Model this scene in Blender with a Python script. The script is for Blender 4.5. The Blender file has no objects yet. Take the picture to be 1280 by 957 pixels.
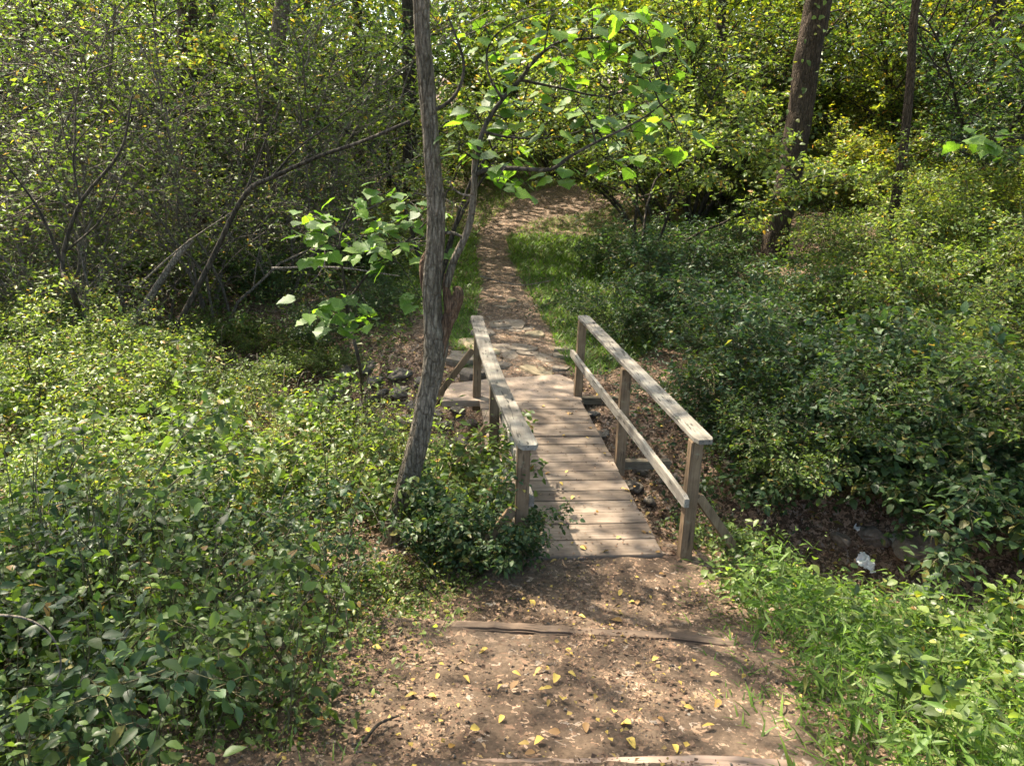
import bpy, bmesh, math, random
import numpy as np
from mathutils import Vector, Matrix

sc = bpy.context.scene
COL = sc.collection
RNG = np.random.default_rng(7)
R = math.radians

# ---------------------------------------------------------------- camera
CAM = np.array([0.0, 0.0, 2.95]); FPX = 985.0
PITCH, ROLL = R(17.9), R(2.0)
cd = bpy.data.cameras.new("camera"); cam = bpy.data.objects.new("camera", cd); COL.objects.link(cam)
cam.matrix_world = Matrix.Translation(CAM) @ Matrix.Rotation(R(90) - PITCH, 4, 'X') @ Matrix.Rotation(ROLL, 4, 'Z')
cd.sensor_width = 36.0; cd.lens = 36.0 * FPX / 1280.0; cd.clip_start = 0.05; cd.clip_end = 2000
sc.camera = cam

# ---------------------------------------------------------------- sky, sun, exposure
SUN_AZ, SUN_EL = R(-50), R(57)          # azimuth from +Y, clockwise positive
SUN = np.array([math.sin(SUN_AZ) * math.cos(SUN_EL), math.cos(SUN_AZ) * math.cos(SUN_EL), math.sin(SUN_EL)])
w = bpy.data.worlds.new("World"); sc.world = w; w.use_nodes = True
nt = w.node_tree
sky = nt.nodes.new("ShaderNodeTexSky"); sky.sky_type = 'NISHITA'; sky.sun_disc = False
sky.sun_elevation = SUN_EL; sky.sun_rotation = SUN_AZ; sky.dust_density = 3.0; sky.ozone_density = .5
nt.links.new(sky.outputs[0], nt.nodes["Background"].inputs[0]); nt.nodes["Background"].inputs[1].default_value = 0.15
sd = bpy.data.lights.new("sun", 'SUN'); sd.energy = 3.9; sd.angle = R(0.6); sd.color = (1.0, 0.90, 0.72)
so = bpy.data.objects.new("sun", sd); COL.objects.link(so)
so.rotation_euler = Vector(-SUN).to_track_quat('-Z', 'Y').to_euler()
sc.view_settings.view_transform = 'Standard'; sc.view_settings.look = 'None'
sc.view_settings.exposure = 2.2; sc.view_settings.gamma = 1.0
try:
    sc.cycles.max_bounces = 6; sc.cycles.diffuse_bounces = 4; sc.cycles.glossy_bounces = 2
    sc.cycles.transmission_bounces = 4; sc.cycles.transparent_max_bounces = 4
except Exception:
    pass

# ---------------------------------------------------------------- noise
_LAT = np.random.default_rng(3).random((64, 64))
def vnoise(x, y):
    x = np.asarray(x, float); y = np.asarray(y, float)
    xi = np.floor(x).astype(int); yi = np.floor(y).astype(int)
    fx = x - xi; fy = y - yi; fx = fx*fx*(3-2*fx); fy = fy*fy*(3-2*fy)
    a = _LAT[xi & 63, yi & 63]; b = _LAT[(xi+1) & 63, yi & 63]; c = _LAT[xi & 63, (yi+1) & 63]; d = _LAT[(xi+1) & 63, (yi+1) & 63]
    return (a*(1-fx)+b*fx)*(1-fy) + (c*(1-fx)+d*fx)*fy - 0.5
def fbm(x, y, o=3):
    s = 0; a = 1.0
    for k in range(o):
        s = s + a*vnoise(x*2**k+17*k, y*2**k+5*k); a *= 0.5
    return s
def sstep(a, b, x):
    t = np.clip((x-a)/(b-a), 0, 1); return t*t*(3-2*t)

# ---------------------------------------------------------------- pixel of the photo -> world
_fw = np.array([0, math.cos(PITCH), -math.sin(PITCH)]); _up = np.array([0, math.sin(PITCH), math.cos(PITCH)]); _rt = np.array([1., 0, 0])
_rt2 = _rt*math.cos(ROLL)+_up*math.sin(ROLL); _up2 = _up*math.cos(ROLL)-_rt*math.sin(ROLL)
def ray(px, py):
    d = _fw*FPX + _rt2*(px-640) - _up2*(py-478.5)
    return d/np.linalg.norm(d)
def atz(px, py, z=0.0):
    d = ray(px, py); return CAM + d*((z-CAM[2])/d[2])
def aty(px, py, Y):
    d = ray(px, py); return CAM + d*(Y/d[1])
def project(p):
    v = np.asarray(p)-CAM; d = v@_fw
    return 640+FPX*(v@_rt2)/d, 478.5-FPX*(v@_up2)/d

# ---------------------------------------------------------------- terrain
CREEK = np.array([(-30, 17), (-16, 14.5), (-9, 12.6), (-4, 10.7), (-1.5, 9.0), (.5, 7.4), (3.0, 6.35), (6, 5.4), (12, 4.2), (30, 2)], float)
def dist_poly(x, y, P):
    best = np.full(np.shape(x), 1e9)
    for a, b in zip(P[:-1], P[1:]):
        d = b-a; L = d@d
        t = np.clip(((x-a[0])*d[0]+(y-a[1])*d[1])/L, 0, 1)
        best = np.minimum(best, np.hypot(x-a[0]-t*d[0], y-a[1]-t*d[1]))
    return best
def h_step(x, y):      # stepped dirt path in the foreground
    yl = 4.02 + 0.0*x
    z = np.where(y > yl, np.interp(y, [4.0, 5.1, 6], [0.03, -0.03, -0.1]), np.interp(y, [2.6, 4.05], [0.40, 0.15]))
    z = np.where(y < 2.58, np.interp(y, [0.6, 2.58], [1.0, 0.52]), z)
    return z
def h(x, y):
    x = np.asarray(x, float); y = np.asarray(y, float)
    z = np.interp(y, [-40, -3, 0, 1, 2.6, 4, 5, 6.5, 12, 20, 26, 33, 40, 120], [2.4, 1.7, 1.3, 1.0, .44, .13, -.02, -.05, -.02, .42, 1.45, 2.5, 3.1, 9.0])
    z = z + 1.25*sstep(2.0, 6.5, x)*sstep(8.5, 14, y) + 0.5*sstep(6, 14, x)*sstep(6, 10, y)
    z = z + 0.5*sstep(-4.0, -10, x)*sstep(3, 14, y) + .18*sstep(-.9, -2.2, x)*(1-sstep(4.5, 6, y))
    z = z - .15*sstep(1.6, 2.6, x)*(1-sstep(5, 7, y))
    dc = dist_poly(x, y, CREEK)
    z = z - 0.85*np.exp(-(dc/1.0)**2.4)
    z = z + 0.10*fbm(x*.5, y*.5)*sstep(.3, 3, np.abs(x-.4)) + .02*fbm(x*3, y*3, 2)
    near = (sstep(-1.25, -1.0, x)*(1-sstep(1.5, 1.75, x)))*(1-sstep(4.95, 5.15, y))
    z = z*(1-near) + (h_step(x, y)-.05)*near
    return z
def onground(px, py):
    d = ray(px, py); t = 1.0; p = CAM.copy()
    for _ in range(4000):
        p = CAM + d*t
        if p[2] <= h(p[0], p[1]): break
        t += 0.01 + t*0.002
    return p

# ---------------------------------------------------------------- materials
def newmat(name):
    m = bpy.data.materials.new(name); m.use_nodes = True
    n = m.node_tree.nodes; l = m.node_tree.links
    return m, n, l, n["Principled BSDF"]
def ramp(n, cols, interp='LINEAR'):
    r = n.new("ShaderNodeValToRGB"); r.color_ramp.interpolation = interp
    e = r.color_ramp.elements
    while len(e) < len(cols): e.new(0.5)
    for k, (p, c) in enumerate(cols):
        e[k].position = p; e[k].color = (*c, 1)
    return r
def leafmat(name, cols, trans=0.45, rough=0.42, spec=0.5, tmul=(1.5, 1.7, .7), veins=False):
    m, n, l, b = newmat(name)
    at = n.new("ShaderNodeAttribute"); at.attribute_name = 'lc'
    sp = n.new("ShaderNodeSeparateColor"); l.new(at.outputs['Color'], sp.inputs[0])
    oi = n.new("ShaderNodeObjectInfo")
    ad = n.new("ShaderNodeMath"); ad.operation = 'MULTIPLY_ADD'; l.new(oi.outputs['Random'], ad.inputs[0]); ad.inputs[1].default_value = .14
    l.new(sp.outputs[0], ad.inputs[2])
    rp = ramp(n, cols); l.new(ad.outputs[0], rp.inputs[0])
    hsv = n.new("ShaderNodeHueSaturation"); l.new(rp.outputs[0], hsv.inputs['Color'])
    mr = n.new("ShaderNodeMapRange"); l.new(sp.outputs[1], mr.inputs[0]); mr.inputs[3].default_value = .5; mr.inputs[4].default_value = 1.5
    l.new(mr.outputs[0], hsv.inputs['Value'])
    if veins:      # midrib and side veins, a little paler than the blade
        tc = n.new("ShaderNodeTexCoord"); sx = n.new("ShaderNodeSeparateXYZ"); l.new(tc.outputs['Object'], sx.inputs[0])
        def mth(op, a, b_=None, c_=None):
            q = n.new("ShaderNodeMath"); q.operation = op
            for k, v in enumerate((a, b_, c_)):
                if v is None: continue
                if isinstance(v, (int, float)): q.inputs[k].default_value = v
                else: l.new(v, q.inputs[k])
            return q.outputs[0]
        ax = mth('ABSOLUTE', sx.outputs[0]); u = mth('MULTIPLY_ADD', ax, -.75, sx.outputs[1]); fr = mth('FRACT', mth('MULTIPLY', u, 6.5))
        line = mth('MAXIMUM', mth('LESS_THAN', mth('ABSOLUTE', mth('SUBTRACT', fr, .5)), .07), mth('LESS_THAN', ax, .014))
        mv = n.new("ShaderNodeMapRange"); l.new(line, mv.inputs[0]); mv.inputs[3].default_value = .92; mv.inputs[4].default_value = 1.45
        h2 = n.new("ShaderNodeHueSaturation"); l.new(hsv.outputs[0], h2.inputs['Color']); l.new(mv.outputs[0], h2.inputs['Value']); hsv = h2
    l.new(hsv.outputs[0], b.inputs['Base Color'])
    b.inputs['Roughness'].default_value = rough
    b.inputs['Specular IOR Level'].default_value = spec
    tr = n.new("ShaderNodeBsdfTranslucent")
    mu = n.new("ShaderNodeMix"); mu.data_type = 'RGBA'; mu.blend_type = 'MULTIPLY'; mu.inputs[0].default_value = 1
    l.new(hsv.outputs[0], mu.inputs[6]); mu.inputs[7].default_value = (*tmul, 1); mu.clamp_result = False
    l.new(mu.outputs[2], tr.inputs['Color'])
    mx = n.new("ShaderNodeMixShader"); mx.inputs[0].default_value = trans
    l.new(b.outputs[0], mx.inputs[1]); l.new(tr.outputs[0], mx.inputs[2])
    l.new(mx.outputs[0], n["Material Output"].inputs['Surface'])
    return m
DK = (.022, .045, .014)
M = {}
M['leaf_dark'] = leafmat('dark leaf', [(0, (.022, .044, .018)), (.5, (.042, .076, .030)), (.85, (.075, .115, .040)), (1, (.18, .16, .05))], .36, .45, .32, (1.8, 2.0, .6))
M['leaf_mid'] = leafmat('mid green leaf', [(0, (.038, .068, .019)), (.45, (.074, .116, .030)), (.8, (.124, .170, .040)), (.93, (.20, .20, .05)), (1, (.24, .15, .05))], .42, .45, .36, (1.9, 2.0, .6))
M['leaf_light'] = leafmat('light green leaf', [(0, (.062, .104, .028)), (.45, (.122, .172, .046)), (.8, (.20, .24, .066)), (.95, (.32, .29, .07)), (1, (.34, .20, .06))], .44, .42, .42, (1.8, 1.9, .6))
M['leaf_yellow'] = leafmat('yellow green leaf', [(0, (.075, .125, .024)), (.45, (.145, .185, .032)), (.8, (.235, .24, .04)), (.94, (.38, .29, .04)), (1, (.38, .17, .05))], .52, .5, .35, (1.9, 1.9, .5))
M['leaf_big'] = leafmat('broad leaf', [(0, (.06, .115, .03)), (.5, (.09, .155, .035)), (.9, (.13, .195, .035)), (1, (.18, .22, .04))], .46, .5, .35, (2.2, 2.5, .6), veins=True)
M['grass'] = leafmat('grass blade', [(0, (.055, .105, .018)), (.5, (.09, .155, .026)), (.85, (.13, .195, .035)), (1, (.24, .21, .07))], .44, .5, .35, (1.7, 1.9, .6))
M['fallen'] = leafmat('fallen yellow leaf', [(0, (.44, .30, .06)), (.5, (.50, .35, .09)), (.8, (.40, .22, .05)), (1, (.30, .17, .07))], .15, .6, .3, (1, 1, .8))
M['litter'] = leafmat('brown leaf litter', [(0, (.07, .042, .028)), (.35, (.13, .078, .05)), (.65, (.20, .125, .08)), (.85, (.27, .17, .11)), (.95, (.28, .20, .06)), (1, (.38, .27, .06))], .12, .7, .25, (1, 1, 1))

def texco(n, l, scale, kind='Object'):
    tc = n.new("ShaderNodeTexCoord"); mp = n.new("ShaderNodeMapping"); l.new(tc.outputs[kind], mp.inputs[0]); mp.inputs['Scale'].default_value = scale
    return mp
def noise(n, l, vec, scale, detail=4, rough=.6):
    t = n.new("ShaderNodeTexNoise"); t.inputs['Scale'].default_value = scale; t.inputs['Detail'].default_value = detail; t.inputs['Roughness'].default_value = rough
    l.new(vec, t.inputs['Vector']); return t
def bump(n, l, hsock, b, strength=.5, dist=.01):
    bp = n.new("ShaderNodeBump"); bp.inputs['Strength'].default_value = strength; bp.inputs['Distance'].default_value = dist
    l.new(hsock, bp.inputs['Height']); l.new(bp.outputs[0], b.inputs['Normal']); return bp
def mixc(n, l, fac, a, b_, mode='MIX'):
    m = n.new("ShaderNodeMix"); m.data_type = 'RGBA'; m.blend_type = mode
    for s, v in ((m.inputs[0], fac), (m.inputs[6], a), (m.inputs[7], b_)):
        if hasattr(v, 'is_output'): l.new(v, s)
        elif isinstance(v, tuple): s.default_value = (*v, 1)
        else: s.default_value = v
    return m.outputs[2]
def woodmat(name, axis, c1, c2, c3, lichen=0.0, crack=.5):
    m, n, l, b = newmat(name)
    sc_ = {'x': (1.2, 22, 22), 'y': (22, 1.2, 22), 'z': (22, 22, 1.2)}[axis]
    tc = n.new("ShaderNodeTexCoord"); oi = n.new("ShaderNodeObjectInfo")
    ad = n.new("ShaderNodeVectorMath"); ad.operation = 'ADD'
    cx = n.new("ShaderNodeCombineXYZ"); ml = n.new("ShaderNodeMath"); ml.operation = 'MULTIPLY'; ml.inputs[1].default_value = 37
    l.new(oi.outputs['Random'], ml.inputs[0])
    for k in range(3): l.new(ml.outputs[0], cx.inputs[k])
    l.new(tc.outputs['Object'], ad.inputs[0]); l.new(cx.outputs[0], ad.inputs[1])
    mp = n.new("ShaderNodeMapping"); mp.inputs['Scale'].default_value = sc_; l.new(ad.outputs[0], mp.inputs[0])
    g = noise(n, l, mp.outputs[0], 1.6, 6, .65)
    rp = ramp(n, [(.25, c1), (.5, c2), (.75, c3)]); l.new(g.outputs[0], rp.inputs[0])
    big = noise(n, l, ad.outputs[0], 3.5, 5, .6)
    rb = ramp(n, [(.35, (.62, .58, .55)), (.65, (1.12, 1.1, 1.08))]); l.new(big.outputs[0], rb.inputs[0])
    c = mixc(n, l, 1.0, rp.outputs[0], rb.outputs[0], 'MULTIPLY')
    mr = n.new("ShaderNodeMapRange"); mr.inputs[3].default_value = .78; mr.inputs[4].default_value = 1.18; l.new(oi.outputs['Random'], mr.inputs[0])
    hs = n.new("ShaderNodeHueSaturation"); l.new(mr.outputs[0], hs.inputs['Value']); l.new(c, hs.inputs['Color'])
    c = hs.outputs[0]
    # cracks
    mp2 = n.new("ShaderNodeMapping"); mp2.inputs['Scale'].default_value = tuple(s*(.55 if s > 2 else 1.3) for s in sc_); l.new(ad.outputs[0], mp2.inputs[0])
    ck = noise(n, l, mp2.outputs[0], 3.2, 3, .5)
    rc = ramp(n, [(.33, (0, 0, 0)), (.40, (1, 1, 1))]); l.new(ck.outputs[0], rc.inputs[0])
    cc = n.new("ShaderNodeMapRange"); cc.inputs[3].default_value = 1-crack; l.new(rc.outputs[0], cc.inputs[0])
    c = mixc(n, l, 1.0, c, cc.outputs[0], 'MULTIPLY')
    if lichen:
        ln = noise(n, l, ad.outputs[0], 14, 5, .7)
        lr = ramp(n, [(.60, (0, 0, 0)), (.70, (1, 1, 1))]); l.new(ln.outputs[0], lr.inputs[0])
        fm = n.new("ShaderNodeMath"); fm.operation = 'MULTIPLY'; fm.inputs[1].default_value = lichen; l.new(lr.outputs[0], fm.inputs[0])
        c = mixc(n, l, fm.outputs[0], c, (.30, .34, .22))
    l.new(c, b.inputs['Base Color']); b.inputs['Roughness'].default_value = .82; b.inputs['Specular IOR Level'].default_value = .3
    bump(n, l, g.outputs[0], b, .6, .004)
    return m
M['plank'] = woodmat('weathered deck wood', 'x', (.115, .088, .068), (.19, .149, .115), (.26, .212, .168), 0, .35)
M['rail'] = woodmat('silvery weathered wood', 'y', (.125, .11, .09), (.235, .215, .182), (.33, .31, .27), .35, .75)
M['post'] = woodmat('brown treated wood', 'z', (.11, .075, .045), (.20, .14, .085), (.30, .215, .13), .25, .55)
M['beam'] = woodmat('damp beam wood', 'x', (.07, .06, .04), (.14, .115, .08), (.2, .17, .12), .3, .5)
M['timber_dark'] = woodmat('earth-stained step timber', 'x', (.10, .07, .05), (.17, .12, .085), (.24, .175, .125), .0, .5)
M['timber'] = woodmat('worn step timber', 'x', (.20, .14, .10), (.34, .24, .18), (.44, .33, .25), .0, .6)

def barkmat(name, c1, c2, c3, vscale=6):
    m, n, l, b = newmat(name)
    mp = texco(n, l, (3.5, 3.5, .7)); a = noise(n, l, mp.outputs[0], vscale, 6, .7)
    mp2 = texco(n, l, (1, 1, 1)); a2 = noise(n, l, mp2.outputs[0], 2.2, 4, .6)
    rp = ramp(n, [(.30, c1), (.5, c2), (.72, c3)]); l.new(a.outputs[0], rp.inputs[0])
    rb = ramp(n, [(.35, (.7, .7, .66)), (.65, (1.15, 1.12, 1.1))]); l.new(a2.outputs[0], rb.inputs[0])
    c = mixc(n, l, 1.0, rp.outputs[0], rb.outputs[0], 'MULTIPLY')
    mp3 = texco(n, l, (1, 1, .22)); wv_ = mixc(n, l, .10, mp3.outputs[0], a2.outputs['Color'])
    vo = n.new("ShaderNodeTexVoronoi"); vo.feature = 'DISTANCE_TO_EDGE'; vo.inputs['Scale'].default_value = 34 if vscale > 9 else 18; l.new(wv_, vo.inputs['Vector'])
    rv_ = ramp(n, [(0, (.35, .33, .3)), (.16, (1, 1, 1)), (.5, (1.15, 1.15, 1.15))]); l.new(vo.outputs['Distance'], rv_.inputs[0])
    c = mixc(n, l, .6, c, rv_.outputs[0], 'MULTIPLY')
    fi = noise(n, l, mp2.outputs[0], 60, 3, .7); rf_ = ramp(n, [(.3, (.7, .7, .7)), (.7, (1.3, 1.3, 1.3))]); l.new(fi.outputs[0], rf_.inputs[0]); c = mixc(n, l, 1.0, c, rf_.outputs[0], 'MULTIPLY')
    l.new(c, b.inputs['Base Color']); b.inputs['Roughness'].default_value = .9; b.inputs['Specular IOR Level'].default_value = .2
    hs_ = n.new("ShaderNodeMath"); hs_.operation = 'ADD'; l.new(a.outputs[0], hs_.inputs[0]); mm_ = n.new("ShaderNodeMath"); mm_.operation = 'MINIMUM'; l.new(vo.outputs['Distance'], mm_.inputs[0]); mm_.inputs[1].default_value = .2
    m3_ = n.new("ShaderNodeMath"); m3_.operation = 'MULTIPLY'; m3_.inputs[1].default_value = 4; l.new(mm_.outputs[0], m3_.inputs[0]); l.new(m3_.outputs[0], hs_.inputs[1])
    bump(n, l, hs_.outputs[0], b, .9, .02)
    return m
M['bark'] = barkmat('grey brown bark', (.06, .05, .038), (.17, .14, .105), (.30, .255, .20), 15)
M['bark_dark'] = barkmat('dark bark', (.02, .017, .013), (.06, .05, .04), (.12, .10, .08))
M['bark_red'] = barkmat('brown bark', (.025, .018, .012), (.07, .05, .035), (.125, .09, .063), 10)
M['twig'] = barkmat('pale twig', (.10, .085, .07), (.20, .17, .14), (.32, .29, .25), 20)
M['stem'] = barkmat('thin green brown stem', (.08, .085, .035), (.15, .14, .07), (.24, .2, .12), 20)
M['rotten'] = barkmat('bare reddish wood', (.04, .025, .016), (.15, .09, .055), (.27, .18, .12), 14)

def groundmat(name, dirt=(.15, .095, .065), dirt2=(.24, .155, .11), litter=.6, green=0.0):
    m, n, l, b = newmat(name)
    mp = texco(n, l, (1, 1, 1))
    a = noise(n, l, mp.outputs[0], 1.3, 6, .62); f = noise(n, l, mp.outputs[0], 38, 5, .7)
    rp = ramp(n, [(.35, dirt), (.65, dirt2)]); l.new(a.outputs[0], rp.inputs[0])
    rf = ramp(n, [(.3, (.55, .52, .5)), (.7, (1.35, 1.3, 1.25))]); l.new(f.outputs[0], rf.inputs[0])
    c = mixc(n, l, 1.0, rp.outputs[0], rf.outputs[0], 'MULTIPLY')
    vo = n.new("ShaderNodeTexVoronoi"); vo.inputs['Scale'].default_value = 42; vo.inputs['Randomness'].default_value = 1
    dn = noise(n, l, mp.outputs[0], 20, 2); dv = mixc(n, l, .12, mp.outputs[0], dn.outputs['Color']); l.new(dv, vo.inputs['Vector'])
    sp = n.new("ShaderNodeSeparateColor"); l.new(vo.outputs['Color'], sp.inputs[0])
    lr = ramp(n, [(0, (.08, .05, .035)), (.3, (.17, .105, .07)), (.6, (.26, .17, .11)), (.85, (.33, .23, .16)), (1, (.22, .19, .16))]); l.new(sp.outputs[0], lr.inputs[0])
    th = n.new("ShaderNodeMath"); th.operation = 'LESS_THAN'; th.inputs[1].default_value = litter; l.new(sp.outputs[1], th.inputs[0])
    c = mixc(n, l, th.outputs[0], c, lr.outputs[0])
    l.new(c, b.inputs['Base Color']); b.inputs['Roughness'].default_value = .92; b.inputs['Specular IOR Level'].default_value = .2
    hsum = n.new("ShaderNodeMath"); hsum.operation = 'ADD'; l.new(f.outputs[0], hsum.inputs[0]); l.new(sp.outputs[1], hsum.inputs[1])
    bump(n, l, hsum.outputs[0], b, .8, .008)
    return m
M['soil'] = groundmat('forest soil', (.055, .04, .028), (.10, .07, .045), .55)
M['dirt'] = groundmat('trodden dirt', (.078, .055, .039), (.150, .110, .079), .16)
M['trail'] = groundmat('chip trail', (.075, .06, .045), (.135, .107, .082), .4)

def rockmat(name, c1, c2, c3):
    m, n, l, b = newmat(name)
    mp = texco(n, l, (1, 1, 1)); a = noise(n, l, mp.outputs[0], 5, 8, .65)
    rp = ramp(n, [(.3, c1), (.5, c2), (.72, c3)]); l.new(a.outputs[0], rp.inputs[0])
    oi = n.new("ShaderNodeObjectInfo"); mr = n.new("ShaderNodeMapRange"); mr.inputs[3].default_value = .7; mr.inputs[4].default_value = 1.25; l.new(oi.outputs['Random'], mr.inputs[0])
    hs = n.new("ShaderNodeHueSaturation"); l.new(mr.outputs[0], hs.inputs['Value']); l.new(rp.outputs[0], hs.inputs['Color'])
    l.new(hs.outputs[0], b.inputs['Base Color']); b.inputs['Roughness'].default_value = .85
    f = noise(n, l, mp.outputs[0], 18, 6, .7); bump(n, l, f.outputs[0], b, .7, .02)
    return m
M['rock'] = rockmat('grey creek rock', (.05, .043, .034), (.12, .10, .08), (.21, .185, .15))
M['flag'] = rockmat('flagstone', (.09, .068, .05), (.17, .135, .10), (.26, .215, .17))
M['flag_tan'] = rockmat('tan flagstone', (.2, .15, .09), (.32, .25, .15), (.42, .34, .22))
M['slab'] = rockmat('sandy concrete', (.17, .125, .09), (.26, .195, .145), (.35, .27, .205))
M['lichen_rock'] = rockmat('pale lichened rock', (.2, .2, .17), (.42, .42, .36), (.62, .62, .55))
m, n_, l_, b_ = newmat('crumpled white foil'); b_.inputs['Base Color'].default_value = (.72, .71, .68, 1); b_.inputs['Roughness'].default_value = .55; M['foil'] = m
m, n_, l_, b_ = newmat('red plastic tape'); b_.inputs['Base Color'].default_value = (.5, .03, .03, 1); M['red'] = m

# ---------------------------------------------------------------- mesh helpers
def mesh_np(name, V, T, mat, lc=None, smooth=False):
    V = np.ascontiguousarray(V, np.float32); T = np.ascontiguousarray(T, np.int32); k = T.shape[1]
    me = bpy.data.meshes.new(name)
    me.vertices.add(len(V)); me.vertices.foreach_set('co', V.ravel())
    me.loops.add(T.size); me.loops.foreach_set('vertex_index', T.ravel())
    me.polygons.add(len(T)); me.polygons.foreach_set('loop_start', np.arange(0, T.size, k, dtype=np.int32))
    try: me.polygons.foreach_set('loop_total', np.full(len(T), k, np.int32))
    except Exception: pass
    if smooth: me.polygons.foreach_set('use_smooth', np.ones(len(T), bool))
    if lc is not None:
        a = me.color_attributes.new('lc', 'FLOAT_COLOR', 'POINT'); a.data.foreach_set('color', np.ascontiguousarray(lc, np.float32).ravel())
    me.materials.append(M[mat] if isinstance(mat, str) else mat)
    me.update(calc_edges=True); me.validate()
    return me
def link(name, me, parent=None, label=None, cat=None, group=None, kind=None, loc=None):
    o = bpy.data.objects.new(name, me); COL.objects.link(o)
    if parent is not None: o.parent = parent
    if loc is not None: o.location = loc
    for k, v in (('label', label), ('category', cat), ('group', group), ('kind', kind)):
        if v: o[k] = v
    return o
def empty(name, loc, label, cat, group=None, rz=0.0, scale=1.0):
    o = link(name, None, None, label, cat, group); o.location = loc; o.rotation_euler = (0, 0, rz); o.scale = (scale,)*3
    o.empty_display_size = .1
    return o
def nrm(v): return v/np.maximum(np.linalg.norm(v, axis=-1, keepdims=True), 1e-9)

# leaf templates: x across, y along, z up ; unit length
def T_diamond(wd=.5, fold=.12):
    V = np.array([(0, 0, 0), (wd/2, .42, fold), (0, 1, -.05), (-wd/2, .42, fold)]); F = np.array([(0, 1, 2), (0, 2, 3)]); return V, F
def T_ovate(wd=.55, fold=.10, droop=.12):
    V = np.array([(0, 0, 0), (wd*.38, .18, fold*.8), (wd*.5, .45, fold), (wd*.28, .78, fold*.2-droop*.5), (0, 1, -droop), (-wd*.28, .78, fold*.2-droop*.5), (-wd*.5, .45, fold), (-wd*.38, .18, fold*.8), (0, .45, .02)])
    F = np.array([(0, 1, 8), (1, 2, 8), (2, 3, 8), (3, 4, 8), (4, 5, 8), (5, 6, 8), (6, 7, 8), (7, 0, 8)]); return V, F
def T_blade(bend=.5, wd=.05):
    V = np.array([(-wd/2, 0, 0), (wd/2, 0, 0), (wd*.45, .4, -.02), (-wd*.45, .4, -.02), (wd*.3, .75, -bend*.25), (-wd*.3, .75, -bend*.25), (0, 1, -bend*.6)])
    F = np.array([(0, 1, 2), (0, 2, 3), (3, 2, 4), (3, 4, 5), (5, 4, 6)]); return V, F
def T_tri(wd=.09):
    V = np.array([(-wd/2, 0, 0), (wd/2, 0, 0), (wd*.35, .5, -.04), (-wd*.35, .5, -.04), (0, 1, -.28)]); F = np.array([(0, 1, 2), (0, 2, 3), (3, 2, 4)]); return V, F
def T_mid(wd=.52, fold=.09):
    V = np.array([(0, 0, 0), (wd*.5, .36, fold), (wd*.34, .74, fold*.6-.05), (0, 1, -.14), (-wd*.34, .74, fold*.6-.05), (-wd*.5, .36, fold)]); return V, np.array([(0, 1, 2), (0, 2, 3), (0, 3, 4), (0, 4, 5)])
TM = T_mid()
TD, TO, TB, TT = T_diamond(), T_ovate(), T_blade(), T_tri()
def place(tm, pos, d, nv, size, tint, rng, wj=.25):
    V, F = tm; N = len(pos); k = len(V)
    y = nrm(d); z = nv - (nv*y).sum(1, keepdims=True)*y; z = nrm(z); x = np.cross(y, z)
    wf = 1 + wj*(rng.random(N)-.5)*2; s = np.asarray(size)*np.ones(N)
    out = pos[:, None] + s[:, None, None]*(V[None, :, 0:1]*wf[:, None, None]*x[:, None] + V[None, :, 1:2]*y[:, None] + V[None, :, 2:3]*z[:, None])
    T = (F[None] + (np.arange(N)*k)[:, None, None]).reshape(-1, 3)
    lc = np.zeros((N, k, 4), np.float32); lc[..., 0] = np.clip(tint, 0, 1)[:, None]; lc[..., 1] = rng.random(N)[:, None]; lc[..., 2] = V[:, 1]; lc[..., 3] = 1
    return out.reshape(-1, 3), T, lc.reshape(-1, 4)
def cat_(parts):
    Vs, Ts, Ls, o = [], [], [], 0
    for V, T, L in parts:
        Vs.append(V); Ts.append(T+o); Ls.append(L); o += len(V)
    return np.concatenate(Vs), np.concatenate(Ts), np.concatenate(Ls)
def tube(pts, rad, sides=5, rough=0.0, rng=None, cap=True, rfun=None):
    pts = np.asarray(pts, float); rad = np.asarray(rad, float)*np.ones(len(pts)); n = len(pts)
    t = np.gradient(pts, axis=0); t = nrm(t)
    ref = np.array([0, 0, 1.]) if abs(t[0][2]) < .9 else np.array([0, 1., 0])
    u = nrm(np.cross(t, ref)); v = np.cross(t, u)
    for i in range(1, n):
        uu = u[i-1] - (u[i-1]@t[i])*t[i]; u[i] = uu/max(np.linalg.norm(uu), 1e-9); v[i] = np.cross(t[i], u[i])
    a = np.arange(sides)*2*math.pi/sides
    rr = rad[:, None]*np.ones(sides)
    if rfun is not None: rr = rr*rfun(np.arange(n)[:, None]*np.ones(sides), a[None]*np.ones((n, 1)), pts)
    V = pts[:, None] + rr[..., None]*(np.cos(a)[None, :, None]*u[:, None] + np.sin(a)[None, :, None]*v[:, None])
    V = V.reshape(-1, 3)
    i = np.arange(n-1)[:, None]*sides; j = np.arange(sides)[None]; j2 = (j+1) % sides
    q = np.stack([i+j, i+j2, i+sides+j2, i+sides+j], -1).reshape(-1, 4)
    T = np.concatenate([q[:, [0, 1, 2]], q[:, [0, 2, 3]]])
    if cap:
        V = np.concatenate([V, pts[-1:] + t[-1]*rad[-1]*.3, pts[:1]]); k = len(V)
        top = (n-1)*sides
        T = np.concatenate([T, np.array([(top+q_, top+(q_+1) % sides, k-2) for q_ in range(sides)]), np.array([((q_+1) % sides, q_, k-1) for q_ in range(sides)])])
    return V, T, np.zeros((len(V), 4), np.float32)
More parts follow.
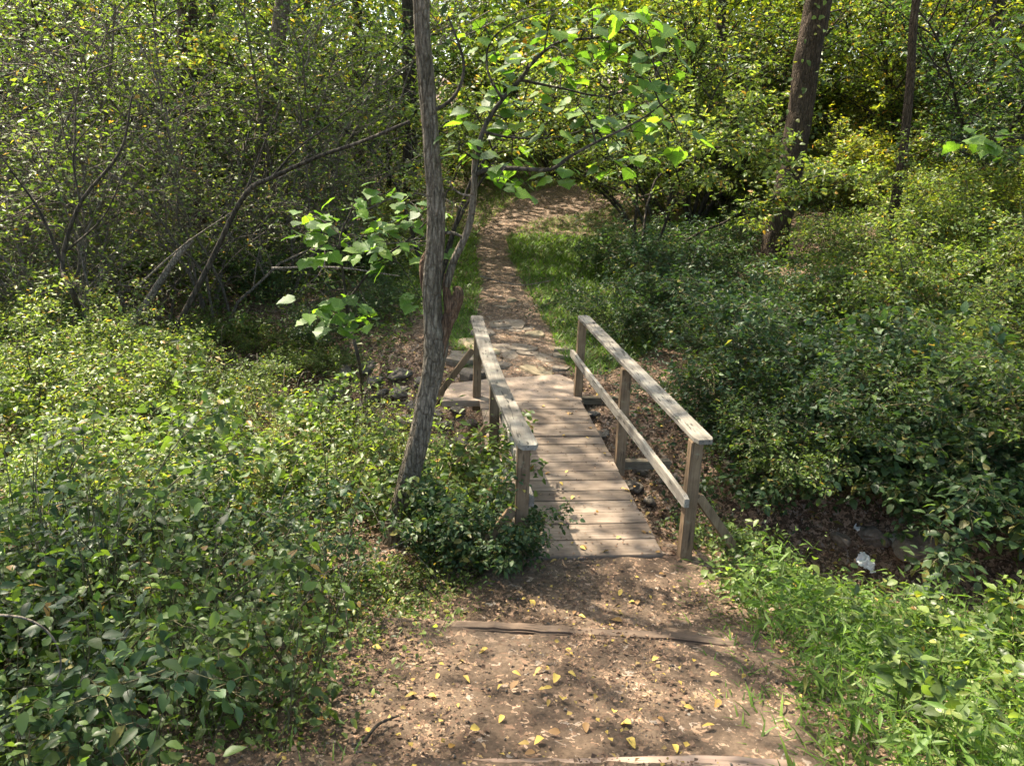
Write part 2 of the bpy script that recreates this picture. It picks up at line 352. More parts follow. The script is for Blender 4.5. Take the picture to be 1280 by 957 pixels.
def smoothline(P, n):
    P = np.asarray(P, float); k = len(P)
    if k < 3:
        t = np.linspace(0, 1, n)[:, None]; return P[0]*(1-t)+P[-1]*t
    Q = np.vstack([2*P[0]-P[1], P, 2*P[-1]-P[-2]]); out = []
    for s in np.linspace(0, k-1-1e-6, n):
        i = int(s); t = s-i; a, b, c, d = Q[i:i+4]
        out.append(.5*((2*b)+(-a+c)*t+(2*a-5*b+4*c-d)*t*t+(-a+3*b-3*c+d)*t**3))
    return np.array(out)

# ---------------------------------------------------------------- branching plants
def grow(rng, stems, height, spread, lv2=7, lv3=5, r0=.012, arch=.5, wob=.12, base_r=.1, seg=9, l2=.45, l3=.5, start=.15, up=1.0):
    """returns tubes (pts, radii, sides) and twig lines that carry leaves"""
    tubes, twigs = [], []
    for s in range(stems):
        a = rng.random()*6.283; L = height*(.7+.45*rng.random())
        b = np.array([math.cos(a), math.sin(a), 0])*base_r*rng.random()
        d = nrm(np.array([math.cos(a)*spread*rng.random(), math.sin(a)*spread*rng.random(), up]))
        p = b.copy(); pts = [p.copy()]
        dv = d.copy()
        for i in range(seg):
            dv = nrm(dv + rng.normal(0, wob, 3) + np.array([math.cos(a)*arch*.12, math.sin(a)*arch*.12, -arch*.18*(i/seg)]))
            p = p + dv*L/seg; pts.append(p.copy())
        pts = np.array(pts); rad = np.linspace(r0, r0*.3, seg+1)
        tubes.append((pts, rad, 5))
        twigs.append(pts[seg//2:])
        for k in range(lv2):
            f = start + (1-start)*(k+rng.random())/lv2; i = min(int(f*seg), seg-1); q = pts[i]+(pts[i+1]-pts[i])*(f*seg-i)
            a2 = rng.random()*6.283; d2 = nrm(nrm(pts[i+1]-pts[i])*.75 + np.array([math.cos(a2), math.sin(a2), .15+.3*rng.random()]))
            L2 = L*l2*(1.15-.7*f)*(.6+.7*rng.random()); sp = [q.copy()]
            n2 = 5
            for j in range(n2):
                d2 = nrm(d2 + rng.normal(0, wob*1.3, 3) + np.array([0, 0, -arch*.14])); q = q + d2*L2/n2; sp.append(q.copy())
            sp = np.array(sp); tubes.append((sp, np.linspace(r0*.45, r0*.14, n2+1), 4)); twigs.append(sp[1:])
            for g in range(lv3):
                f3 = .15+.85*rng.random(); i3 = min(int(f3*n2), n2-1); q3 = sp[i3].copy()
                a3 = rng.random()*6.283; d3 = nrm(nrm(sp[i3+1]-sp[i3])*.7+np.array([math.cos(a3), math.sin(a3), .1+.3*rng.random()])*.9)
                L3 = L2*l3*(.5+.8*rng.random()); s3 = [q3.copy()]
                for j in range(3):
                    d3 = nrm(d3+rng.normal(0, wob*1.5, 3)+np.array([0, 0, -arch*.1])); q3 = q3+d3*L3/3; s3.append(q3.copy())
                s3 = np.array(s3); tubes.append((s3, np.linspace(r0*.2, r0*.09, 4), 3)); twigs.append(s3)
    return tubes, twigs
def tubes_mesh(name, tubes, mat):
    V, T, L = cat_([tube(p, r, s, cap=False) for p, r, s in tubes]); return mesh_np(name, V, T, mat, None, True)
def leaf_on(rng, twigs, per_m, size, tm=TD, tint=(.1, .8), upn=1.0, jit=.03, drop=.2, pair=False):
    P, D = [], []
    for s in twigs:
        seg = s[1:]-s[:-1]; L = np.linalg.norm(seg, axis=1)
        for a, d, l in zip(s[:-1], seg, L):
            k = rng.poisson(per_m*l)
            if k:
                f = rng.random((k, 1)); P.append(a+d*f); D.append(np.repeat(d[None]/max(l, 1e-6), k, 0))
    P = np.concatenate(P); D = np.concatenate(D); N = len(P)
    side = rng.normal(0, 1, (N, 3)); side = nrm(side-(side*D).sum(1, keepdims=True)*D)
    side[:, 2] *= .45
    d = nrm(D*.45+side+np.array([0, 0, -drop]))
    nv = nrm(np.array([0, 0, upn])+rng.normal(0, .55, (N, 3)))
    t = tint[0]+(tint[1]-tint[0])*rng.beta(2, 2.2, N); odd = rng.random(N) < .03; t[odd] = .9+.1*rng.random(odd.sum())
    sz = size*(.55+.75*rng.random(N))
    return place(tm, P+rng.normal(0, jit, (N, 3)), d, nv, sz, t, rng)
def plant_kind(rng, leafmat_, size, per_m, tm=TD, tint=(.1, .8), stem='stem', **kw):
    tb, tw = grow(rng, **kw)
    V, T, L = leaf_on(rng, tw, per_m, size, tm, tint)
    return tubes_mesh('stems', tb, stem), mesh_np('foliage', V, T, leafmat_, L), len(T)
def put_plant(name, kind, xyz, label, cat, group=None, rz=0, s=1.0):
    o = empty(name, tuple(xyz), label, cat, group, rz, s)
    link('stems', kind[0], o); link('foliage', kind[1], o)
    return o

# ================================================================= GROUND
def grid_lines(lo, a, b, hi, fine, coarse):
    out = [b]; s = fine
    while out[-1] < hi: s = min(s*1.18, coarse); out.append(out[-1]+s)
    left = [a]; s = fine
    while left[-1] > lo: s = min(s*1.18, coarse); left.append(left[-1]-s)
    return np.array(left[::-1] + list(np.arange(a+fine, b-fine*.5, fine)) + out)
gx = grid_lines(-160, -7, 8, 160, .075, 9); gy = grid_lines(-60, .5, 15, 300, .075, 9)
X, Y = np.meshgrid(gx, gy)
Z = h(X, Y)
V = np.stack([X, Y, Z], -1).reshape(-1, 3); nx = len(gx); ny = len(gy)
I = (np.arange(ny-1)[:, None]*nx+np.arange(nx-1)[None]).ravel()
Q = np.stack([I, I+1, I+nx+1, I+nx], -1)
link('ground', mesh_np('ground', V, Q, 'soil', None, True), kind='structure', label='dark leaf-strewn forest floor cut by a shallow creek gully')

# dirt path in the foreground : two treads, the front one stepped up behind a timber
def tread(name, y0, y1, xl, xr, zf, label, mat='dirt', step=.02, amp=.028):
    xs = np.arange(-1.6, 2.2, step); ys = np.arange(y0, y1+.001, step)
    X, Y = np.meshgrid(xs, ys)
    L = np.interp(Y, [y0, y1], xl)+.10*fbm(Y*2.2, Y*0+3); Rr = np.interp(Y, [y0, y1], xr)+.10*fbm(Y*2.2, Y*0+9)
    u = (X-xs[0])/(xs[-1]-xs[0]); X2 = L+(Rr-L)*u
    edge = np.minimum(sstep(0, .08, u), 1-sstep(.92, 1, u))
    Zp = zf(X2, Y)+amp*fbm(X2*1.6, Y*1.6)+amp*.55*fbm(X2*9, Y*9, 3)+amp*.25*fbm(X2*30, Y*30, 2)
    Zp = Zp*edge + (1-edge)*(Zp-.07)
    V = np.stack([X2, Y, Zp], -1).reshape(-1, 3); nx = len(xs); ny = len(ys)
    I = (np.arange(ny-1)[:, None]*nx+np.arange(nx-1)[None]).ravel()
    return link(name, mesh_np(name, V, np.stack([I, I+1, I+nx+1, I+nx], -1), mat, None, True), kind='structure', label=label)
tread('path', 4.0, 5.22, (-.62, -.12), (1.75, 1.62), h_step, 'lower trodden dirt tread between step timber and bridge')
tread('path', 2.60, 4.03, (-1.35, -1.0), (1.62, 1.72), h_step, 'reddish dirt tread scattered with leaves in the foreground')
tread('path', 0.9, 2.60, (-1.35, -1.35), (1.6, 1.62), h_step, 'dirt tread behind the nearest step timber')

# trail beyond the bridge
TRAIL_PX = [(655, 474, 150), (648, 450, 128), (643, 425, 112), (640, 400, 96), (632, 375, 78), (626, 350, 62), (618, 328, 52), (614, 308, 46), (616, 296, 48), (628, 283, 56), (648, 271, 70), (676, 261, 80), (708, 252, 84), (742, 244, 74), (790, 238, 60), (850, 232, 60), (930, 226, 60)]
TR = []
for px, py, wd in TRAIL_PX:
    c = onground(px, py); dd = np.linalg.norm(c-CAM); TR.append((c[0], c[1], min(wd*dd/FPX, 1.35)))
TR = np.array(TR); TRW = TR[:, 2].copy(); TRW[8:] = .95; TRW[10:] = [1.3, 2.0, 2.7, 2.8, 2.4, 2.0, 1.8]
tc_ = smoothline(TR[:, :2], 160); tw_ = np.interp(np.linspace(0, len(TR)-1, 160), np.arange(len(TR)), TRW)
tt = nrm(np.gradient(tc_, axis=0)); tn = np.stack([tt[:, 1], -tt[:, 0]], -1)
K = 25; u = np.linspace(-.5, .5, K)
wv = tw_*(1+.25*fbm(np.arange(160)*.22, np.zeros(160)))
PX = tc_[:, None, 0]+tn[:, None, 0]*u[None]*wv[:, None]; PY = tc_[:, None, 1]+tn[:, None, 1]*u[None]*wv[:, None]
PZ = h(PX, PY)+.035*(1-(2*np.abs(u))**4)[None]+.012*fbm(PX*5, PY*5)-.008
V = np.stack([PX, PY, PZ], -1).reshape(-1, 3); I = (np.arange(159)[:, None]*K+np.arange(K-1)[None]).ravel()
trail = link('trail', mesh_np('trail', V, np.stack([I, I+K, I+K+1, I+1][::-1], -1), 'trail', None, True), kind='structure', label='narrow brown trail curving away through grass beyond the bridge')
def trail_dist(x, y):
    d = np.full(np.shape(x), 1e9); ww = np.zeros(np.shape(x))
    for i in range(0, 160, 2):
        q = np.hypot(x-tc_[i, 0], y-tc_[i, 1]); m_ = q < d; d = np.where(m_, q, d); ww = np.where(m_, tw_[i]*.5, ww)
    return d-ww

# ---------------------------------------------------------------- flagstones set in the trail
def stone_mesh(name, rng, a, b, t, mat, sides=9, flat=True, rough=.12):
    bm = bmesh.new()
    if flat:
        ang = np.sort(np.arange(sides)*6.283/sides+rng.normal(0, .16, sides)); rr = 1+rng.normal(0, rough, sides)
        rings = []
        for zz, k in ((-t, .94), (-t*.25, 1.0), (-.004-t*.02, .96), (0, .90)):
            rings.append([bm.verts.new((a*.5*rr[i]*k*math.cos(ang[i]), b*.5*rr[i]*k*math.sin(ang[i]), zz+rng.normal(0, t*.05))) for i in range(sides)])
        for r1, r2 in zip(rings[:-1], rings[1:]):
            for i in range(sides): bm.faces.new((r1[i], r1[(i+1) % sides], r2[(i+1) % sides], r2[i]))
        c = bm.verts.new((0, 0, rng.normal(0, .004)))
        for i in range(sides): bm.faces.new((rings[-1][i], rings[-1][(i+1) % sides], c))
        bm.faces.new(rings[0][::-1])
    else:
        bmesh.ops.create_icosphere(bm, subdivisions=4, radius=.5)
        ax = [nrm(rng.normal(0, 1, 3)) for _ in range(9)]; dd = [.30+.16*rng.random() for _ in ax]
        for v in bm.verts:
            p = np.array(v.co)
            for q, e in zip(ax, dd):
                k = p@q
                if k > e: p = p-q*(k-e)*.9
            p = p*(1+.22*float(fbm(np.array(p[0]*4+9), np.array(p[1]*4+p[2]*5), 4)))
            v.co = (p[0]*a, p[1]*b, p[2]*t)
    me = bpy.data.meshes.new(name); bm.normal_update(); bm.to_mesh(me); bm.free(); me.materials.append(M[mat]); return me
rs = np.random.default_rng(11)
flags = [stone_mesh('flagstone', rs, 1, 1, .12, 'flag', 8+k % 3) for k in range(5)]
flagt = [stone_mesh('flagstone', rs, 1, 1, .12, 'flag_tan', 9) for k in range(2)]
FS = []
for py in (463, 449, 435, 420, 404):
    cx = np.interp(py, [370, 400, 425, 450, 470], [630, 640, 645, 650, 652]); wd = np.interp(py, [370, 400, 470], [62, 95, 150])
    n_st = 4 if py > 430 else 3
    for k in range(n_st):
        FS.append((cx+wd*((k+.5)/n_st-.5)+rs.normal(0, 9), py+rs.normal(0, 4.5), rs.uniform(.2, .56)))
FS += [(650, 437, .62), (638, 409, .55), (605, 442, .5), (628, 385, .3), (640, 378, .25), (622, 372, .28)]
for i, (px, py, s) in enumerate(FS):
    p = onground(px, py); z = float(h(p[0], p[1]))
    tan = i % 6 == 2 or i == len(FS)-2
    o = link('flagstone', (flagt[i % 2] if tan else flags[i % 5]), trail)
    o.location = (p[0], p[1], z+rs.uniform(.03, .062)); o.rotation_euler = (rs.normal(0, .05), rs.normal(0, .05), rs.random()*6.28); o.scale = (s*rs.uniform(.8, 1.3), s*rs.uniform(.7, 1.0), 1)

# ================================================================= FOOTBRIDGE
BX, BY, BA = .61, 5.10, R(6.2)
bridge = empty('footbridge', (BX, BY, 0), 'weathered wooden plank footbridge with two handrails crossing the creek gully', 'bridge', rz=BA)
def loc_(p):
    dx, dy = p[0]-BX, p[1]-BY; c, s = math.cos(-BA), math.sin(-BA)
    return np.array([c*dx-s*dy, s*dx+c*dy])
def box_mesh(name, c, size, mat, bev=.006, rot=None, seg=1, axis=1, warp=None, jitter=0, rng=None):
    bm = bmesh.new(); bmesh.ops.create_cube(bm, size=1)
    if seg > 1:
        es = [e for e in bm.edges if abs((e.verts[0].co-e.verts[1].co)[axis]) > .5]
        bmesh.ops.subdivide_edges(bm, edges=es, cuts=seg-1, use_grid_fill=True)
    for v in bm.verts: v.co = Vector((v.co.x*size[0], v.co.y*size[1], v.co.z*size[2]))
    if bev: bmesh.ops.bevel(bm, geom=[e for e in bm.edges if len(e.link_faces) == 2 and e.calc_face_angle(0) > .5], offset=bev, segments=2, affect='EDGES')
    for v in bm.verts:
        if warp: v.co = Vector(warp(v.co))
        if jitter: v.co += Vector(rng.normal(0, jitter, 3))
        if rot is not None: v.co = rot @ v.co
        v.co += Vector(c)
    me = bpy.data.meshes.new(name); bm.to_mesh(me); bm.free(); me.materials.append(M[mat]); return me
rb = np.random.default_rng(5)
PLY = [693.5, 673.5, 654, 639.8, 624.8, 612.4, 599.2, 588.3, 576.6, 565.6, 554.6, 545.5, 537, 529, 519.9, 510.7, 500.5]
ly = []
for py in PLY:
    xr = np.interp(py, [495, 693], [724, 831]); q = loc_(atz(xr-40, py, 0)); ly.append(q[1])
TH = .038
for i, (a, b) in enumerate(zip(ly[:-1], ly[1:])):
    yc = (a+b)/2; wdt = b-a-.007
    def xw(py, px):
        return loc_(atz(px, py, 0))[0]
    pm = (PLY[i]+PLY[i+1])/2
    xr = np.interp(yc, [0, 3.65], [loc_((1.17, 5.12))[0], loc_((.79, 8.72))[0]])+rb.normal(0, .006)
    xl = np.interp(yc, [0, 1.0, 1.9, 3.5], [-.45, -.55, loc_((-.21, 6.94))[0], loc_((-.36, 8.54))[0]])+rb.normal(0, .008)
    bow = rb.normal(0, .003)
    me = box_mesh('plank', ((xl+xr)/2, yc, -TH/2+rb.normal(0, .0025)), (xr-xl, wdt, TH), 'plank', .004, seg=4, axis=0,
                  rot=Matrix.Rotation(rb.normal(0, .003), 3, 'Z'), warp=lambda c, bw=bow: (c.x, c.y, c.z+bw*math.cos(c.x*3)))
    link('plank', me, bridge)
    # nail heads
DEND = ly[-1]
for x in (-.52, .05, .52):
    link('joist', box_mesh('joist', (x+.0, 1.85, -TH-.0745-.002), (.045, 4.0, .145), 'beam', .004), bridge)
for x in (-.42, .0, .45):   # fascia under the first plank
    pass
link('fascia', box_mesh('fascia', (.06, -.035+.0, -.10), (1.0, .03, .12), 'beam', .004), bridge)
PO = {'NR': (1.32, 5.19), 'MR': (1.045, 6.91), 'FR': (.775, 8.75), 'NL': (.10, 5.02), 'ML': (-.15, 6.73), 'FL': (-.40, 8.58)}
PL = {k: loc_(v) for k, v in PO.items()}
for k, q in PL.items():
    lean = rb.normal(0, .008); zb = -.45 if k[0] == 'N' else -.16
    me = box_mesh('post', (q[0], q[1], (zb+.898)/2), (.089, .089, .898-zb), 'post', .005, rot=None, warp=lambda c, l=lean: (c.x+l*c.z, c.y, c.z))
    link('post', me, bridge)
def board(name, pts, wdt, th, mat, flat=True, clipend=True, n=16):
    """board following centre line pts (local), flat or on edge, ends clipped"""
    P = smoothline(pts, n); L = np.linalg.norm(np.diff(P, axis=0), axis=1).sum()
    bm = bmesh.new(); rings = []
    t = nrm(np.gradient(P, axis=0)); up = np.array([0, 0, 1.]); sd_ = nrm(np.cross(t, up)); up2 = np.cross(sd_, t)
    A, B = (sd_, up2) if flat else (up2, sd_)
    bv = .004
    for i in range(n):
        for_k = 1.0
        if clipend and i in (0, n-1): for_k = .72
        hw, ht = wdt/2*for_k, th/2
        prof = [(-hw+bv, -ht), (hw-bv, -ht), (hw, -ht+bv), (hw, ht-bv), (hw-bv, ht), (-hw+bv, ht), (-hw, ht-bv), (-hw, -ht+bv)]
        rings.append([bm.verts.new(P[i]+A[i]*x+B[i]*y) for x, y in prof])
    for r1, r2 in zip(rings[:-1], rings[1:]):
        for k in range(8): bm.faces.new((r1[k], r1[(k+1) % 8], r2[(k+1) % 8], r2[k]))
    bm.faces.new(rings[0][::-1]); bm.faces.new(rings[-1])
    bmesh.ops.recalc_face_normals(bm, faces=bm.faces[:])
    me = bpy.data.meshes.new(name); bm.to_mesh(me); bm.free(); me.materials.append(M[mat]); return me
def endsub(p, q, f=.025):   # points with short end segments so that corners clip
    return [p+(q-p)*t for t in (0, f, .25, .5, .75, 1-f, 1)]
rd = nrm(PL['FR']-PL['NR'])
def v3(q, z): return np.array([q[0], q[1], z])
side = np.array([rd[1], -rd[0]])
zt = .898+.020
# handrails (flat boards on top of the posts)
a = v3(PL['NR']-rd*.09+side*.028, zt); b = v3(PL['FR']+rd*.10+side*.028, zt)
def rail_pts(a, b, bow=0, sag=0):
    ts = [0, .012, .12, .25, .38, .5, .62, .75, .88, .988, 1]
    return [a+(b-a)*t+np.array([bow*math.sin(math.pi*t), 0, sag*math.sin(2*math.pi*t)]) for t in ts]
def board_ts(pts, *args, **kw): return board(*args, **kw)
def rawboard(name, pts, wdt, th, mat, flat):
    global smoothline
    keep = smoothline; smoothline = lambda P, n: np.asarray(P)
    me = board(name, pts, wdt, th, mat, flat, True, len(pts)); smoothline = keep; return me
link('handrail', rawboard('handrail', rail_pts(a, b), .138, .036, 'rail', True), bridge, label='straight right handrail board')
a = v3(PL['NL']-rd*.13+side*.012, zt); b = v3(PL['FL']+rd*.08-side*.012, zt)
link('handrail', rawboard('handrail', rail_pts(a, b, -.045, -.012), .138, .036, 'rail', True), bridge, label='warped left handrail board')
for s, A, B in ((-1, 'NR', 'FR'), (1, 'NL', 'FL')):
    off = side*s*(.0445+.019+.001)
    a = v3(PL[A]-rd*(.10 if s < 0 else .02)+off, .455); b = v3(PL[B]+rd*.17+off, .475)
    link('lower_rail', rawboard('lower_rail', rail_pts(a, b, 0, .006), .092, .036, 'rail', False), bridge)
def strut(name, p, q, w_, t_, mat):
    return rawboard(name, endsub(np.array(p, float), np.array(q, float)), w_, t_, mat, False)
for k in ('FL', 'ML', 'FR', 'MR'):
    s = 1 if k[1] == 'R' else -1; q = PL[k]
    link('outrigger', box_mesh('outrigger', (q[0]+s*.20, q[1]+.055, -.080), (.62, .085, .085), 'beam', .005), bridge)
for k, z1, dx, dy, z2 in (('FL', .56, -.48, -.03, -.03), ('ML', .36, -.42, -.10, -.10), ('NR', .46, .42, .12, -.02), ('NL', .4, -.4, 0, -.05)):
    q = PL[k]; s = 1 if dx > 0 else -1
    link('brace', strut('brace', (q[0]+s*.058, q[1]-.0, z1), (q[0]+dx, q[1]+dy, z2), .07, .036, 'post'), bridge)

# landing slab at the far end
sl = np.array([loc_(atz(*p)) for p in [(552, 499), (727, 498.6), (726, 488), (716, 474), (700, 468), (640, 470), (600, 474), (560, 480)]])
sl[:2, 1] = DEND+.006
bm = bmesh.new()
cen = sl.mean(0)
r3 = []
for zz, k in ((-.075, 1.0), (-.012, 1.0), (-.004, .985)):
    r3.append([bm.verts.new(((p[0]-cen[0])*k+cen[0], (p[1]-cen[1])*k+cen[1]+(DEND+.006-((p[1]-cen[1])*k+cen[1]))*(1 if i < 2 else 0), zz+(.012*math.sin(i*2.1)))) for i, p in enumerate(sl)])
for r1, r2 in zip(r3[:-1], r3[1:]):
    for i in range(8): bm.faces.new((r1[i], r1[(i+1) % 8], r2[(i+1) % 8], r2[i]))
bm.faces.new(r3[-1]); bm.faces.new(r3[0][::-1]); bmesh.ops.recalc_face_normals(bm, faces=bm.faces[:])
bmesh.ops.triangulate(bm, faces=[f for f in bm.faces if len(f.verts) > 4])
me = bpy.data.meshes.new('stone_slab'); bm.to_mesh(me); bm.free(); me.materials.append(M['slab'])
o = link('stone_slab', me, None, 'sandy flat landing slab with a rounded corner at the far end of the bridge', 'slab'); o.location = (BX, BY, 0); o.rotation_euler = (0, 0, BA)

# step timbers
def timber(p1, p2, hh, dd, label, mat='timber'):
    p1 = np.array(p1); p2 = np.array(p2); L = np.linalg.norm(p2-p1); n = 40
    me = box_mesh('step_timber', (0, 0, 0), (L, dd, hh), mat, .012, seg=n, axis=0)
    for v in me.vertices:
        x = v.co.x
        v.co.z += .010*float(fbm(np.array(x*3), np.array(v.co.y*9)))+(.008*float(fbm(np.array(x*14), np.array(2.)))) - (.03*(abs(x)/L*2)**6 if v.co.z > 0 else 0)
        v.co.y += .012*float(fbm(np.array(x*2.2+5), np.array(v.co.z*4)))
    mid = (p1+p2)/2
    o = link('step_timber', me, None, label, 'timber'); o.location = tuple(mid); o.rotation_euler = (0, -math.asin((p2[2]-p1[2])/L), math.atan2(p2[1]-p1[1], p2[0]-p1[0]))
zt2 = .192
a = atz(560, 776, zt2); b = atz(955, 803, zt2)
a[2] = b[2] = zt2-.065; timber(a, b, .14, .085, 'worn timber edging the dirt step just in front of the bridge', 'timber_dark')
zt1 = .50
a = atz(505, 962, zt1); b = atz(1000, 957, zt1)
a[2] = b[2] = zt1-.07; timber(a, b, .15, .14, 'pale timber edging the nearest step at the bottom of the view')

# ================================================================= TREES
CROWNS = []     # (tree empty, x, y)
def bark_r(seedv, amp=.10, ridge=11):
    def f(i, a, pts):
        z = pts[:, 2][:, None]
        return 1+amp*fbm(a*ridge/6.283*1.0+seedv, z*2.5+seedv, 3)+amp*.8*vnoise(a*ridge/3.0+seedv*2, z*6)
    return f
def add_trunk(tree, base, P, rad, n=60, sides=20, mat='bark', amp=.12, seedv=1.0, ridge=11, name='trunk'):
    """P in world coordinates; tree empty sits at base"""
    P = smoothline(np.asarray(P)-np.asarray(base), n); r = np.interp(np.linspace(0, len(rad)-1, n), np.arange(len(rad)), rad)
    V, T, L = tube(P, r, sides, rfun=bark_r(seedv, amp, ridge)); return link(name, mesh_np(name, V, T, mat, None, True), tree)
def add_limbs(tree, base, top, rng, zlo, zhi, n, length, r0, mat):
    tb = []
    for k in range(n):
        f = (k+.5)/n; z = zlo+(zhi-zlo)*f
        q = np.array([np.interp(z, [p[2] for p in top], [p[0] for p in top]), np.interp(z, [p[2] for p in top], [p[1] for p in top]), z])-base
        a = rng.random()*6.283; d = np.array([math.cos(a), math.sin(a), .45]); pts = [q]
        for j in range(6):
            d = nrm(d+rng.normal(0, .18, 3)+np.array([0, 0, .05])); q = q+d*length*(1.1-.5*f)/6; pts.append(q)
        tb.append((np.array(pts), np.linspace(r0*(1-.5*f), .012, 7), 6))
    V, T, L = cat_([tube(p, r, s, cap=False) for p, r, s in tb]); link('limbs', mesh_np('limbs', V, T, mat, None, True), tree)

# -- the forked tree left of the bridge
YT = 5.35
tb0 = atz(494, 684, -.08); YT = float(tb0[1])
def tp(px, py, dy=0.0): return aty(px, py, YT+dy)
S = np.linalg.norm(tp(540, 500)-CAM)*0+ (YT*math.cos(PITCH)+2.9*math.sin(PITCH))/FPX   # metres per pixel near the base
fork = empty('forked_tree', tuple(tb0), 'grey-barked forked tree leaning beside the left handrail with broken stub and broad leaves', 'tree')
mp_ = [tb0-np.array([.03, 0, .25]), tb0, tp(495, 656), tp(507, 614), tp(523, 551), tp(533, 500), tp(541, 462), tp(545, 428), tp(541, 395), tp(540, 356), tp(545, 293), tp(545, 250), tp(541, 209), tp(535, 125), tp(528, 42), tp(527, 0), tp(522, -120), tp(515, -300), tp(525, -520), tp(520, -900)]
mr_ = np.array([31, 21, 15.5, 13.8, 13, 13, 14, 15.5, 11.5, 11.5, 10.8, 10.8, 9.8, 9.6, 9.2, 9.2, 9, 8, 7, 5])*.0055
add_trunk(fork, tb0, mp_, mr_, 260, 44, 'bark', .15, 2.0, 12)
stub_p = [tp(543, 448), tp(549, 428), tp(558, 405), tp(566, 388), tp(571, 374), tp(572, 364), tp(567, 359)]
add_trunk(fork, tb0, stub_p, np.array([11, 10, 8.2, 7, 7.2, 5.5, 1.5])*.0060, 50, 26, 'rotten', .34, 7.0, 9, 'broken_stub')
add_trunk(fork, tb0, [tp(561, 392), tp(560, 375), tp(557, 358), tp(556, 342)], np.array([6, 6, 4.5, 1.5])*.0057, 24, 14, 'rotten', .3, 4.0, 9, 'broken_stub')
add_trunk(fork, tb0, [tp(537, 378, .02), tp(531, 352, .02), tp(531, 328, .02), tp(538, 308, .02)], np.array([6, 6.5, 6, 2])*.0057, 24, 14, 'rotten', .25, 14.0, 9, 'broken_stub')
BR = {}
def branch(key, pts, r, mat='bark'):
    P = smoothline(np.array(pts), 22); BR[key] = P
    V, T, L = tube(P-tb0, np.linspace(r[0], r[1], 22)*.0057, 8, rfun=bark_r(3.0, .12, 5)); link('branch', mesh_np('branch', V, T, mat, None, True), fork)
branch('a', [tp(558, 358), tp(568, 325), tp(584, 290), tp(591, 255), tp(593, 215), tp(594, 196)], (4.6, 3.6))
branch('b', [tp(594, 214), tp(602, 168, .05), tp(622, 132, .1), tp(650, 100, .15), tp(672, 72, .2), tp(700, 52, .25), tp(740, 48, .3), tp(790, 35, .35)], (3.2, 1.0), 'bark_dark')
branch('c', [tp(594, 218), tp(615, 211, -.05), tp(650, 211, -.1), tp(688, 212, -.15), tp(712, 196, -.2), tp(745, 178, -.2), tp(800, 150, -.2), tp(838, 122, -.2)], (3.2, .8), 'bark_dark')
branch('d', [tp(535, 142), tp(560, 128), tp(574, 110), tp(580, 85), tp(575, 60), tp(560, 20)], (2.4, 1.0), 'bark_dark')
branch('e', [tp(548, 292), tp(565, 291), tp(580, 297)], (2.2, 1.6))
branch('f', [tp(593, 245), tp(578, 243), tp(566, 235), tp(563, 226)], (1.4, .7), 'twig')
branch('g', [tp(605, 165, .05), tp(640, 172, 0), tp(690, 172, 0), tp(740, 160, .1)], (1.6, .5), 'bark_dark')
branch('h', [tp(650, 100, .15), tp(700, 110, .2), tp(760, 120, .2), tp(820, 95, .2)], (1.7, .5), 'bark_dark')
branch('i', [tp(628, 125, .1), tp(610, 90, .2), tp(612, 55, .3), tp(640, 30, .3), (tp(700, 10, .3))], (1.7, .5), 'bark_dark')
branch('j', [tp(594, 200), tp(580, 190, -.1), tp(565, 184, -.1)], (1.2, .5), 'bark_dark')

# broad leaves : each one an object
def T_heart(curl, seed):
    r_ = np.random.default_rng(seed)
    out = [(0, 0), (.20, -.07), (.40, .04), (.50, .24), (.44, .42), (.50, .50), (.34, .66), (.16, .84), (0, 1.02)]
    L = [(-x, y) for x, y in out[1:-1]][::-1]
    P = out+L; C = [(0, .2), (0, .45), (0, .72)]
    pts = [(x*(1+.1*r_.normal()), y+.02*r_.normal()) for x, y in P]+C
    V = np.array([(x, y, .16*abs(x)-curl*(y**2)*.38-.35*curl*x*x+.02*r_.normal()) for x, y in pts])
    n = len(P); F = []
    def cidx(y): return n+int(np.argmin([abs(y-c[1]) for c in C]))
    for i in range(n):
        j = (i+1) % n; ci = cidx((P[i][1]+P[j][1])/2); F.append((i, j, ci))
        a, b = cidx(P[i][1]), cidx(P[j][1])
    F += [(0, n, n), ]
    F = [f for f in F if len(set(f)) == 3]
    # bridge gaps between successive centre points with the outline vertices
    for i in range(n):
        j = (i+1) % n; k = (i+2) % n
        c1, c2 = cidx((P[i][1]+P[j][1])/2), cidx((P[j][1]+P[k][1])/2)
        if c1 != c2: F.append((j, c2, c1) if True else None)
    return V, np.array(F)
BIG = []
for k in range(7):
    Vt, Ft = T_heart(.25+.16*(k % 4), k)
    lc = np.zeros((len(Vt), 4), np.float32); lc[:, 0] = [.1, .35, .5, .65, .8, .3, .55][k]; lc[:, 1] = [.3, .6, .45, .8, .5, .2, .7][k]; lc[:, 3] = 1
    BIG.append(mesh_np('leaf', Vt, Ft, 'leaf_big', lc, True))
def orient(y, z):
    y = nrm(y); z = nrm(z-(z@y)*y); x = np.cross(y, z); return Matrix(((x[0], y[0], z[0]), (x[1], y[1], z[1]), (x[2], y[2], z[2]))).to_quaternion()
rl = np.random.default_rng(21)
